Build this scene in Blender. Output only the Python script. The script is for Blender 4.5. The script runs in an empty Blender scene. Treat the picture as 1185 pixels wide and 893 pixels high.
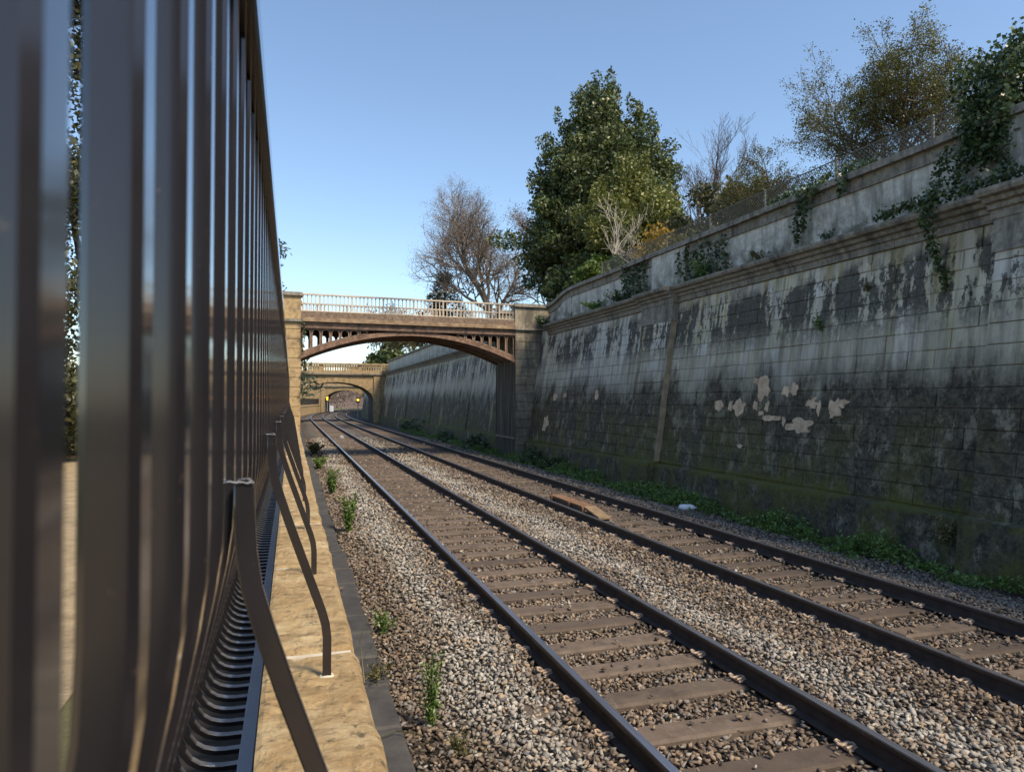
import bpy, bmesh, math, random
import numpy as np
from mathutils import Vector, noise as mnoise

R = math.radians
sc = bpy.context.scene
COL = sc.collection
random.seed(7)
rng = np.random.default_rng(7)

# ------------------------------------------------------------------ camera, sky, sun, exposure
CAMZ = 2.2                                    # rail top is z = 0
cam_d = bpy.data.cameras.new('camera')
cam = bpy.data.objects.new('camera', cam_d); COL.objects.link(cam)
cam.location = (0, 0, CAMZ)
cam.rotation_euler = (R(91.15), 0, R(-17.3))
cam_d.sensor_width = 36; cam_d.lens = 24.91
cam_d.clip_start = 0.01; cam_d.clip_end = 3000
cam_d.dof.use_dof = True
cam_d.dof.focus_distance = 4.0
cam_d.dof.aperture_fstop = 9.0
sc.camera = cam

SUN_EL, SUN_AZ = 50.0, 147.0                  # azimuth clockwise from +Y (track direction)
w = bpy.data.worlds.new('World'); sc.world = w; w.use_nodes = True
wn = w.node_tree; wn.nodes.clear()
sky = wn.nodes.new('ShaderNodeTexSky'); sky.sky_type = 'NISHITA'; sky.sun_disc = False
sky.sun_elevation = R(SUN_EL); sky.sun_rotation = R(SUN_AZ)
sky.altitude = 50; sky.air_density = 1.0; sky.dust_density = 0.6; sky.ozone_density = 3.6
bg = wn.nodes.new('ShaderNodeBackground'); bg.inputs[1].default_value = 0.10
wo = wn.nodes.new('ShaderNodeOutputWorld')
wn.links.new(sky.outputs[0], bg.inputs[0]); wn.links.new(bg.outputs[0], wo.inputs[0])

sl = bpy.data.lights.new('sun', 'SUN'); sl.energy = 2.5; sl.angle = R(14.0); sl.color = (1.0, 0.87, 0.70)
so = bpy.data.objects.new('sun', sl); COL.objects.link(so)
sd = Vector((math.sin(R(SUN_AZ))*math.cos(R(SUN_EL)), math.cos(R(SUN_AZ))*math.cos(R(SUN_EL)), math.sin(R(SUN_EL))))
so.rotation_euler = sd.to_track_quat('Z', 'Y').to_euler(); so.location = (20, -30, 40)

sc.view_settings.view_transform = 'Standard'; sc.view_settings.look = 'None'
sc.view_settings.gamma = 1; sc.view_settings.use_curve_mapping = False
sc.view_settings.exposure = 1.25
sc.view_settings.use_white_balance = True; sc.view_settings.white_balance_temperature = 7000; sc.view_settings.white_balance_tint = 8
sc.cycles.max_bounces = 6

# ------------------------------------------------------------------ materials
class NT:
    def __init__(s, name):
        s.m = bpy.data.materials.new(name); s.m.use_nodes = True
        s.t = s.m.node_tree; s.b = s.t.nodes['Principled BSDF']
    def put(s, sock, v):
        if hasattr(v, 'is_output') or isinstance(v, bpy.types.NodeSocket): s.t.links.new(v, sock)
        else:
            if isinstance(v, tuple) and len(v) == 3 and sock.type == 'RGBA': v = v + (1,)
            sock.default_value = v
    def n(s, typ, ins=None, **kw):
        nd = s.t.nodes.new(typ)
        for k, v in kw.items(): setattr(nd, k, v)
        for k, v in (ins or {}).items(): s.put(nd.inputs[k], v)
        return nd
    def pos(s): return s.n('ShaderNodeNewGeometry').outputs['Position']
    def objrnd(s): return s.n('ShaderNodeObjectInfo').outputs['Random']
    def attr(s, a): return s.n('ShaderNodeAttribute', attribute_name=a).outputs['Fac']
    def mapv(s, scale, v=None, loc=(0, 0, 0)):
        return s.n('ShaderNodeMapping', {'Vector': v or s.pos(), 'Scale': scale, 'Location': loc}).outputs[0]
    def noise(s, scale, v=None, detail=5, rough=0.6, dist=0.0):
        return s.n('ShaderNodeTexNoise', {'Vector': v or s.pos(), 'Scale': scale, 'Detail': detail, 'Roughness': rough, 'Distortion': dist}).outputs['Fac']
    def vor(s, scale, v=None, out='Distance'):
        return s.n('ShaderNodeTexVoronoi', {'Vector': v or s.pos(), 'Scale': scale}).outputs[out]
    def ramp(s, f, a, b, lo=0.0, hi=1.0):
        return s.n('ShaderNodeMapRange', {0: f, 1: a, 2: b, 3: lo, 4: hi}).outputs[0]
    def mix(s, f, a, b, mode='MIX'):
        nd = s.n('ShaderNodeMix', data_type='RGBA', blend_type=mode)
        s.put(nd.inputs[0], f); s.put(nd.inputs[6], a); s.put(nd.inputs[7], b)
        return nd.outputs[2]
    def math(s, op, a, b=0.0):
        nd = s.n('ShaderNodeMath', operation=op); s.put(nd.inputs[0], a); s.put(nd.inputs[1], b)
        return nd.outputs[0]
    def z(s): return s.n('ShaderNodeSeparateXYZ', {0: s.pos()}).outputs[2]
    def y(s): return s.n('ShaderNodeSeparateXYZ', {0: s.pos()}).outputs[1]
    def bump(s, h, strength=0.4, dist=0.02):
        s.t.links.new(s.n('ShaderNodeBump', {'Height': h, 'Strength': strength, 'Distance': dist}).outputs[0], s.b.inputs['Normal'])
    def out(s, col, rough=0.85, metal=0.0):
        s.put(s.b.inputs['Base Color'], col); s.put(s.b.inputs['Roughness'], rough); s.put(s.b.inputs['Metallic'], metal)
        return s.m

def simple(name, c1, c2, scale=3.0, rough=0.85, metal=0.0, bump=0.3, bscale=40, bdist=0.01, rnd=0.0):
    a = NT(name)
    c = a.mix(a.ramp(a.noise(scale), 0.3, 0.7), c1, c2)
    if rnd:
        k = a.ramp(a.objrnd(), 0, 1, 1-rnd, 1+rnd)
        c = a.mix(1.0, c, a.n('ShaderNodeCombineColor', {0: k, 1: k, 2: k}).outputs[0], 'MULTIPLY')
    if bump: a.bump(a.noise(bscale, detail=4), bump, bdist)
    return a.out(c, rough, metal)

def make_wall_stone(name, far=False):
    a = NT(name)
    p = a.pos()
    z = a.z()
    rnd = a.objrnd()
    patch = a.noise(0.9, detail=6)
    fine = a.noise(14, detail=6, rough=0.7)
    streak = a.math('ADD', a.math('MULTIPLY', a.noise(1.0, a.mapv((1, 2.9, 0.33)), detail=6, rough=0.66), 0.55), a.math('MULTIPLY', a.noise(1.0, a.mapv((1, 0.75, 0.45), loc=(0, 2.1, 0)), detail=5, rough=0.6), 0.62))
    streak2 = a.noise(1.0, a.mapv((1, 7.0, 0.5), loc=(0, 5, 0)), detail=5, rough=0.65)
    base = a.mix(a.ramp(patch, 0.35, 0.65), (0.70, 0.65, 0.55), (0.54, 0.48, 0.35))
    base = a.mix(a.ramp(rnd, 0, 1, 0.0, 0.45), base, (0.28, 0.265, 0.215))
    base = a.mix(a.ramp(a.n('ShaderNodeTexWhiteNoise', {'W': rnd}, noise_dimensions='1D').outputs['Value'], 0.80, 0.86, 0, 0.6), base, (0.62, 0.61, 0.58))
    ochre = a.math('MULTIPLY', a.ramp(a.noise(1.0, a.mapv((1, 3.2, 0.16), loc=(3, 9, 1)), detail=5), 0.52, 0.60), a.ramp(z, 4.9, 2.6, 1.0, 0.5))
    base = a.mix(a.math('MULTIPLY', ochre, 0.7), base, (0.36, 0.29, 0.09))
    base = a.mix(a.math('MULTIPLY', a.ramp(z, 3.9, 2.7), 0.6), base, a.mix(fine, (0.17, 0.16, 0.125), (0.34, 0.32, 0.26)))
    # grey drip veil
    base = a.mix(a.ramp(streak2, 0.42, 0.66, 0.0, 0.75), base, (0.17, 0.157, 0.125))
    # lower zone: dark grime with a ragged, dripping upper edge
    zz = a.math('ADD', z, a.math('MULTIPLY', a.math('SUBTRACT', a.noise(1.0, a.mapv((1, 1.6, 0.5), loc=(7, 1, 3)), detail=6, rough=0.65), 0.5), 3.0))
    low = a.ramp(zz, 3.0, 2.3)
    grime = a.mix(a.ramp(a.math('ADD', a.math('MULTIPLY', fine, .5), a.math('MULTIPLY', a.noise(4, detail=8, rough=.75), .5)), 0.44, 0.60), (0.013, 0.0105, 0.0075), (0.105, 0.086, 0.058))
    pale = a.math('MULTIPLY', a.ramp(a.noise(2.3, a.mapv((1, 1.2, 0.8), loc=(2, 2, 8)), detail=9, rough=0.8), 0.53, 0.60), 0.85)
    grime = a.mix(pale, grime, (0.24, 0.21, 0.155))
    base = a.mix(a.math('MULTIPLY', low, 0.96), base, grime)
    # moss
    mz = a.ramp(a.math('ADD', z, a.math('MULTIPLY', patch, 1.5)), 3.2, 1.0)
    moss = a.math('MULTIPLY', a.ramp(a.noise(1.1, a.mapv((1, 1, 0.55), loc=(11, 4, 6)), detail=8, rough=0.7), 0.43, 0.56), mz)
    base = a.mix(a.math('MULTIPLY', moss, 0.8), base, a.mix(fine, (0.035, 0.036, 0.006), (0.15, 0.14, 0.018)))
    edge = a.math('MULTIPLY', a.math('MULTIPLY', a.ramp(z, .40, .47), a.ramp(z, .66, .56)), a.ramp(patch, .35, .55))
    base = a.mix(a.math('MULTIPLY', edge, 0.85), base, a.mix(fine, (0.05, 0.055, 0.012), (0.16, 0.15, 0.025)))
    # black run-off under the cornice
    up = a.math('MULTIPLY', a.ramp(a.math('ADD', z, a.math('MULTIPLY', fine, .8)), 3.6, 4.2), a.ramp(a.math('ADD', z, a.math('MULTIPLY', a.noise(1.6, detail=6), 1.2)), 5.45, 5.15, 0.15, 1.0))
    blk = a.math('MULTIPLY', a.ramp(a.math('ADD', streak, a.math('MULTIPLY', a.math('SUBTRACT', a.noise(7, a.mapv((1, 1, .6)), detail=9, rough=.75), 0.5), 0.55)), 0.555, 0.585), up)
    base = a.mix(a.math('MULTIPLY', blk, 0.9), base, a.mix(a.ramp(a.noise(18, detail=6, rough=.75), .4, .65), (0.015, 0.0145, 0.015), (0.085, 0.08, 0.07)))
    if far:
        rust = a.math('MULTIPLY', a.ramp(a.noise(1.0, a.mapv((1, 0.45, 0.10), loc=(1, 14.3, 2)), detail=5), 0.60, 0.66), a.ramp(z, 4.0, 3.0))
        base = a.mix(a.math('MULTIPLY', rust, 0.8), base, (0.34, 0.24, 0.15))
        white = a.ramp(a.noise(1.0, a.mapv((1, 1.7, 0.3), loc=(4, 2, 2)), detail=6, rough=0.7), 0.52, 0.64)
        base = a.mix(a.math('MULTIPLY', white, a.ramp(z, 1.5, 3.0, 0.0, 0.6)), base, (0.42, 0.42, 0.41))
    h = a.math('ADD', fine, a.math('MULTIPLY', a.noise(45, detail=3), 0.4))
    a.bump(h, 0.65, 0.03)
    return a.out(base, 0.9)

MAT = {}
MAT['wall'] = make_wall_stone('weathered_ashlar')
MAT['wall_far'] = make_wall_stone('weathered_ashlar_far', True)

def make_trim():
    a = NT('weathered_trim_stone')
    f = a.noise(10, detail=6, rough=0.7)
    st = a.noise(1.0, a.mapv((1, 3.5, 0.5)), detail=6, rough=0.65)
    c = a.mix(a.ramp(f, 0.35, 0.7), (0.14, 0.128, 0.108), (0.33, 0.30, 0.25))
    c = a.mix(a.ramp(st, 0.5, 0.66, 0, 0.8), c, (0.045, 0.043, 0.042))
    c = a.mix(a.ramp(a.noise(1.3, detail=6), 0.56, 0.68, 0, 0.5), c, (0.07, 0.075, 0.03))
    a.bump(f, 0.6, 0.02)
    return a.out(c, 0.9)
MAT['trim'] = make_trim()

def make_panel():
    a = NT('pale_parapet_stone')
    f = a.noise(11, detail=6, rough=0.7)
    st = a.noise(1.0, a.mapv((1, 4.0, 0.6)), detail=6, rough=0.65)
    c = a.mix(a.ramp(f, 0.35, 0.7), (0.40, 0.38, 0.34), (0.66, 0.64, 0.59))
    c = a.mix(a.ramp(st, 0.46, 0.64, 0, 0.8), c, (0.19, 0.185, 0.16))
    c = a.mix(a.math('MULTIPLY', a.ramp(a.z(), 6.15, 5.4), a.ramp(a.noise(3, detail=6), 0.4, 0.6)), c, (0.085, 0.085, 0.05))
    a.bump(f, 0.5, 0.02)
    return a.out(c, 0.9)
MAT['panel'] = make_panel()

def make_gold(name, grime=0.4, k=1.0):
    a = NT(name)
    f = a.noise(9, detail=7, rough=0.7)
    c = a.mix(a.ramp(f, 0.3, 0.7), (0.30*k, 0.20*k, 0.095*k), (0.50*k, 0.365*k, 0.20*k))
    g = a.noise(2.2, detail=8, rough=0.72)
    c = a.mix(a.ramp(g, 0.5, 0.68, 0, grime), c, (0.075, 0.062, 0.045))
    r = a.ramp(a.objrnd(), 0, 1, 0, 0.3)
    c = a.mix(r, c, (0.26*k, 0.19*k, 0.11*k))
    a.bump(a.math('ADD', f, a.noise(60, detail=4)), 0.7, 0.012)
    return a.out(c, 0.92)
MAT['gold'] = make_gold('golden_bath_stone', 0.75)
MAT['gold_far'] = make_gold('stained_golden_stone', 0.95, 0.85)
MAT['gold_dirty'] = make_gold('sooty_golden_stone', 0.9, 0.8)
def make_abut():
    a = NT('grey_beige_abutment_stone')
    f = a.noise(9, detail=7, rough=0.7)
    c = a.mix(a.ramp(f, 0.3, 0.7), (0.22, 0.185, 0.13), (0.42, 0.37, 0.28))
    g = a.noise(1.0, a.mapv((1.5, 1.5, 0.5)), detail=8, rough=0.7)
    c = a.mix(a.ramp(g, 0.40, 0.56, 0, 0.85), c, (0.06, 0.053, 0.043))
    c = a.mix(a.ramp(a.objrnd(), 0, 1, 0, 0.35), c, (0.16, 0.14, 0.105))
    a.bump(a.math('ADD', f, a.noise(60, detail=4)), 0.7, 0.012)
    return a.out(c, 0.92)
MAT['abut'] = make_abut()
def make_inner_shade():  # streaked masonry darkened to paint the shade inside the bridge arches
    a = NT('painted_shade_masonry')
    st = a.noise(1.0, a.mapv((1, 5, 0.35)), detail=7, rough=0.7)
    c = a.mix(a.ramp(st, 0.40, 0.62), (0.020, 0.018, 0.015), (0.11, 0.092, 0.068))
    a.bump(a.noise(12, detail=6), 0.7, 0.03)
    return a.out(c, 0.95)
MAT['inner_shade'] = make_inner_shade()

def make_ledge():
    a = NT('eroded_golden_coping')
    f = a.noise(16, detail=8, rough=0.72, dist=0.4)
    lay = a.noise(1.0, a.mapv((9, 26, 30)), detail=6, rough=0.7)
    c = a.mix(a.ramp(f, 0.32, 0.68), (0.23, 0.145, 0.062), (0.41, 0.30, 0.155))
    c = a.mix(a.ramp(a.noise(5, detail=5), 0.52, 0.68, 0, 0.7), c, (0.50, 0.40, 0.24))
    c = a.mix(a.ramp(lay, 0.52, 0.66, 0, 0.75), c, (0.13, 0.085, 0.035))
    c = a.mix(a.ramp(a.noise(24, detail=6, rough=0.75), 0.56, 0.66, 0, 0.85), c, (0.06, 0.048, 0.028))
    a.bump(a.math('ADD', f, a.math('MULTIPLY', lay, 0.7)), 0.9, 0.016)
    return a.out(c, 0.92)
MAT['ledge'] = make_ledge()
MAT['mortar'] = simple('pale_mortar', (0.55, 0.50, 0.40), (0.40, 0.35, 0.27), 20)
MAT['slab'] = simple('dark_damp_slab', (0.030, 0.028, 0.028), (0.062, 0.058, 0.054), 6, 0.75, bump=0.5, bscale=30, bdist=0.01, rnd=0.2)
MAT['under'] = simple('dark_masonry', (0.06, 0.055, 0.05), (0.14, 0.12, 0.09), 4, bump=0.5, bscale=15)

def make_paint(name, c, rough, edge=(0.12, 0.085, 0.06)):
    a = NT(name)
    n = a.noise(30, detail=5)
    col = a.mix(a.ramp(a.noise(4, detail=4), 0.4, 0.7), c, tuple(x*1.35 for x in c))
    col = a.mix(a.ramp(a.noise(55, detail=6, rough=0.8), 0.63, 0.70, 0, 0.55), col, edge)
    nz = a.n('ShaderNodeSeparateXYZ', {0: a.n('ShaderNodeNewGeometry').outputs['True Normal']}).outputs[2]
    col = a.mix(a.math('MULTIPLY', a.ramp(nz, 0.35, 0.9), a.ramp(a.noise(9, detail=5), .25, .6, .45, .9)), col, (0.36, 0.37, 0.40))  # upward faces painted paler to stand for the sky's sheen
    a.bump(n, 0.08, 0.002)
    a.b.inputs['IOR'].default_value = 1.25; a.b.inputs['Coat Weight'].default_value = 1.0; a.b.inputs['Coat IOR'].default_value = 1.55; a.b.inputs['Coat Roughness'].default_value = 0.11
    return a.out(col, rough)
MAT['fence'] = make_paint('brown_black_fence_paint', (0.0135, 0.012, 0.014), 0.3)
MAT['fence_rail'] = make_paint('sky_sheen_fence_paint', (0.20, 0.23, 0.30), 0.38)  # blue sky reflection put into the bottom rail's base colour

def make_iron():
    a = NT('rusty_brown_ironwork')
    f = a.noise(7, detail=7, rough=0.7)
    c = a.mix(a.ramp(f, 0.35, 0.65), (0.115, 0.060, 0.038), (0.24, 0.150, 0.100))
    c = a.mix(a.ramp(a.noise(2.2, detail=7, rough=0.7), 0.5, 0.62, 0, 0.7), c, (0.065, 0.034, 0.022))
    c = a.mix(a.ramp(a.noise(4.0, detail=6, rough=0.7), 0.58, 0.66, 0, 0.6), c, (0.33, 0.24, 0.16))
    a.bump(f, 0.4, 0.01)
    return a.out(c, 0.75)
MAT['iron'] = make_iron()
MAT['iron_dark'] = simple('dark_iron', (0.03, 0.024, 0.022), (0.07, 0.05, 0.04), 5, 0.8)
def make_cream():
    a = NT('faded_cream_ironwork')
    c = a.mix(a.ramp(a.noise(0.35, detail=3), 0.40, 0.55), (0.24, 0.205, 0.165), (0.52, 0.43, 0.33))
    c = a.mix(a.ramp(a.noise(9, detail=6, rough=0.75), 0.55, 0.68, 0, 0.7), c, (0.14, 0.075, 0.045))
    return a.out(c, 0.7)
MAT['cream'] = make_cream()
MAT['moulding'] = simple('rust_streaked_moulding', (0.13, 0.075, 0.045), (0.34, 0.25, 0.155), 3.5, 0.8)
MAT['fascia'] = simple('rusted_fascia', (0.08, 0.046, 0.032), (0.24, 0.18, 0.13), 12, 0.85, bump=0.6, bscale=20, bdist=0.02)

def make_rail():
    a = NT('rusted_rail_side')
    c = a.mix(a.ramp(a.noise(9, detail=6), 0.35, 0.7), (0.028, 0.019, 0.015), (0.055, 0.039, 0.031))
    a.bump(a.noise(90, detail=3), 0.25, 0.002)
    return a.out(c, 0.85)
MAT['rail'] = make_rail()
def make_steel():
    a = NT('polished_rail_head')
    st = a.noise(1.0, a.mapv((160, 2, 1)), detail=4)
    c = a.mix(a.ramp(st, 0.3, 0.7), (0.30, 0.30, 0.33), (0.52, 0.52, 0.56))
    return a.out(c, a.ramp(st, 0.2, 0.8, 0.22, 0.4), 0.9)
MAT['steel'] = make_steel()
MAT['headside'] = simple('worn_rail_head_side', (0.035, 0.027, 0.024), (0.06, 0.05, 0.045), 20, 0.5, 0.3, 0.1)
def make_sleeper(name, c1, c2):
    a = NT(name)
    f = a.noise(6, detail=7, rough=0.7)
    c = a.mix(a.ramp(f, 0.35, 0.68), c1, c2)
    c = a.mix(a.ramp(a.objrnd(), 0, 1, 0, 0.75), c, tuple(x*0.6 for x in c1))
    c = a.mix(a.ramp(a.noise(2.3, detail=7, rough=.75), 0.52, 0.64, 0, 0.65), c, (0.035, 0.026, 0.02))
    c = a.mix(a.ramp(a.noise(70, detail=5, rough=0.75), 0.62, 0.72, 0, 0.6), c, (0.26, 0.21, 0.17))
    c = a.mix(a.ramp(a.noise(1.0, a.mapv((30, 3, 1)), detail=4), 0.66, 0.72, 0, 0.5), c, (0.30, 0.26, 0.21))
    a.bump(a.math('ADD', f, a.noise(80, detail=4)), 0.5, 0.006)
    return a.out(c, 0.88)
MAT['sleeper'] = make_sleeper('dusty_concrete_sleeper', (0.088, 0.064, 0.048), (0.155, 0.118, 0.090))
MAT['clip'] = simple('dusty_spring_clip', (0.30, 0.21, 0.15), (0.46, 0.36, 0.27), 30, 0.8, 0.0, 0.2)

def make_stone_bits():
    a = NT('ballast_stone')
    r = a.attr('rnd'); wv = a.attr('white')
    r2 = a.n('ShaderNodeTexWhiteNoise', {'W': r}, noise_dimensions='1D').outputs['Value']
    br = a.mix(r, (0.055, 0.041, 0.031), (0.21, 0.158, 0.116))
    br = a.mix(a.ramp(r2, 0.80, 0.86), br, (0.27, 0.20, 0.14))
    br = a.mix(a.ramp(r2, 0.14, 0.08), br, (0.20, 0.185, 0.17))
    wh = a.mix(r, (0.21, 0.200, 0.180), (0.47, 0.445, 0.40))
    wh = a.mix(a.ramp(r2, 0.86, 0.90), wh, (0.36, 0.27, 0.19))
    wh = a.mix(a.ramp(r2, 0.12, 0.06), wh, (0.12, 0.12, 0.125))
    c = a.mix(wv, br, wh)
    f = a.noise(60, detail=5, rough=0.7)
    c = a.mix(a.ramp(f, 0.35, 0.75, 0, 0.5), c, a.mix(0.5, c, (0.02, 0.017, 0.014)))
    a.bump(f, 0.35, 0.006)
    return a.out(c, 0.9)
MAT['ballast'] = make_stone_bits()
def make_bed():
    a = NT('ballast_bed_ground')
    wv = a.attr('white')
    v = a.n('ShaderNodeTexVoronoi', {'Vector': a.pos(), 'Scale': 17.0})
    sep = a.n('ShaderNodeSeparateColor', {0: v.outputs['Color']})
    r = sep.outputs[0]
    br = a.mix(r, (0.05, 0.035, 0.026), (0.20, 0.142, 0.10))
    wh = a.mix(r, (0.16, 0.15, 0.133), (0.36, 0.34, 0.30))
    c = a.mix(wv, br, wh)
    c = a.mix(a.ramp(v.outputs['Distance'], 0.2, 0.6), c, (0.03, 0.024, 0.02))
    a.bump(a.ramp(v.outputs['Distance'], 0.0, 0.6, 1, 0), 0.8, 0.04)
    return a.out(c, 0.95)
MAT['bed'] = make_bed()

def make_leaf(name, c1, c2, c3, trans=0.25, rough=0.45):
    a = NT(name)
    r = a.attr('rnd')
    c = a.mix(a.ramp(r, 0, 0.75), c1, c2)
    c = a.mix(a.ramp(r, 0.85, 1.0, 0, 1), c, c3)
    n = a.noise(0.7, detail=3)
    c = a.mix(a.ramp(n, 0.35, 0.65, 0, 0.45), c, c1)
    a.out(c, rough)
    tr = a.n('ShaderNodeBsdfTranslucent', {'Color': c})
    ms = a.n('ShaderNodeMixShader', {0: trans, 1: a.b.outputs[0], 2: tr.outputs[0]})
    o = a.t.nodes['Material Output']
    a.t.links.new(ms.outputs[0], o.inputs['Surface'])
    return a.m
MAT['evergreen'] = make_leaf('dark_evergreen_leaf', (0.034, 0.052, 0.018), (0.11, 0.142, 0.042), (0.23, 0.25, 0.08), 0.22, 0.45)
MAT['laurel'] = make_leaf('yellow_green_leaf', (0.075, 0.095, 0.02), (0.20, 0.21, 0.05), (0.34, 0.31, 0.09), 0.3)
MAT['yellow'] = make_leaf('autumn_yellow_leaf', (0.20, 0.13, 0.02), (0.42, 0.27, 0.04), (0.50, 0.36, 0.10), 0.35)
MAT['hedge'] = make_leaf('bright_hedge_leaf', (0.035, 0.07, 0.012), (0.12, 0.18, 0.03), (0.22, 0.26, 0.06), 0.25)
MAT['ivy'] = make_leaf('ivy_leaf', (0.022, 0.042, 0.016), (0.075, 0.12, 0.042), (0.19, 0.24, 0.10), 0.2, 0.4)
MAT['haw'] = make_leaf('thin_hawthorn_leaf', (0.06, 0.065, 0.018), (0.16, 0.165, 0.035), (0.32, 0.27, 0.06), 0.4)
MAT['russet'] = make_leaf('dead_russet_leaf', (0.08, 0.055, 0.04), (0.16, 0.11, 0.08), (0.24, 0.18, 0.12), 0.25)
MAT['mound'] = make_leaf('dull_climber_leaf', (0.035, 0.040, 0.014), (0.085, 0.085, 0.028), (0.20, 0.17, 0.06), 0.2)
MAT['weed'] = make_leaf('green_weed_leaf', (0.05, 0.10, 0.02), (0.17, 0.27, 0.06), (0.28, 0.36, 0.11), 0.3)
MAT['drygrass'] = make_leaf('dry_weed_leaf', (0.07, 0.07, 0.025), (0.17, 0.15, 0.06), (0.30, 0.23, 0.11), 0.25)
MAT['cedar'] = make_leaf('blue_green_needles', (0.018, 0.032, 0.022), (0.05, 0.075, 0.05), (0.08, 0.11, 0.07), 0.1)
MAT['bark'] = simple('brown_bark', (0.055, 0.040, 0.030), (0.12, 0.088, 0.065), 5, 0.9, bump=0.5, bscale=20)
MAT['bark_pale'] = simple('pale_bark', (0.30, 0.27, 0.22), (0.48, 0.44, 0.37), 8, 0.85)
MAT['bark_red'] = simple('reddish_twig_bark', (0.12, 0.095, 0.078), (0.22, 0.18, 0.15), 3, 0.9)
MAT['grassland'] = simple('park_grass', (0.06, 0.075, 0.02), (0.14, 0.12, 0.05), 0.8, 0.95, bump=0.8, bscale=25, bdist=0.05)
MAT['path'] = simple('leafy_tan_path', (0.20, 0.15, 0.085), (0.38, 0.29, 0.17), 5, 0.95, bump=0.9, bscale=35, bdist=0.03)
MAT['hill'] = simple('brown_winter_wood', (0.10, 0.065, 0.05), (0.22, 0.155, 0.12), 0.35, 0.95, bump=1.0, bscale=1.2, bdist=1.5)
MAT['spall'] = simple('fresh_tan_spall', (0.32, 0.215, 0.135), (0.64, 0.49, 0.34), 6, 0.95, bump=0.6, bscale=30)
MAT['spall_dull'] = simple('worn_tan_stone', (0.20, 0.155, 0.10), (0.40, 0.31, 0.20), 3, 0.95, bump=0.6, bscale=30)
MAT['belly_shade'] = simple('shade_dark_ground', (0.02, 0.016, 0.012), (0.05, 0.04, 0.03), 8, 0.95, bump=0.6, bscale=30)  # ground colour darkened to hold the shade below the railing
MAT['bead'] = simple('pale_flaking_iron', (0.20, 0.14, 0.10), (0.40, 0.31, 0.23), 8, 0.8)
MAT['galv'] = simple('dull_galvanised_steel', (0.10, 0.095, 0.085), (0.19, 0.175, 0.15), 15, 0.6, 0.3, 0.1)
MAT['rusty'] = simple('orange_rust', (0.11, 0.055, 0.03), (0.24, 0.135, 0.075), 9, 0.9)
MAT['rusty_pale'] = simple('tan_rusty_timber', (0.15, 0.105, 0.06), (0.30, 0.21, 0.125), 9, 0.9)
MAT['plastic'] = simple('white_plastic', (0.74, 0.75, 0.80), (0.62, 0.64, 0.70), 12, 0.4, bump=0.3, bscale=18, bdist=0.02)
MAT['black'] = simple('black_signal_casing', (0.012, 0.012, 0.012), (0.022, 0.022, 0.022), 5, 0.6)
MAT['grey'] = simple('grey_painted_steel', (0.25, 0.26, 0.27), (0.36, 0.37, 0.38), 5, 0.5)
def make_lamp():
    a = NT('lit_amber_lens'); a.out((0.8, 0.35, 0.02), 0.3)
    a.b.inputs['Emission Color'].default_value = (1.0, 0.42, 0.03, 1); a.b.inputs['Emission Strength'].default_value = 3.0
    return a.m
MAT['amber'] = make_lamp()

# ------------------------------------------------------------------ mesh helpers
WORG = {}                                      # object -> world origin
def link(name, mesh, org, parent=None):
    o = bpy.data.objects.new(name, mesh); COL.objects.link(o)
    org = Vector(org); WORG[o.name] = org
    if parent is not None:
        o.parent = parent; o.location = org - WORG[parent.name]
    else: o.location = org
    return o
def empty(name, org, parent=None): return link(name, None, org, parent)
def tag(o, label=None, cat=None, group=None, kind=None):
    if label: o['label'] = label
    if cat: o['category'] = cat
    if group: o['group'] = group
    if kind: o['kind'] = kind
    return o

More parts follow.
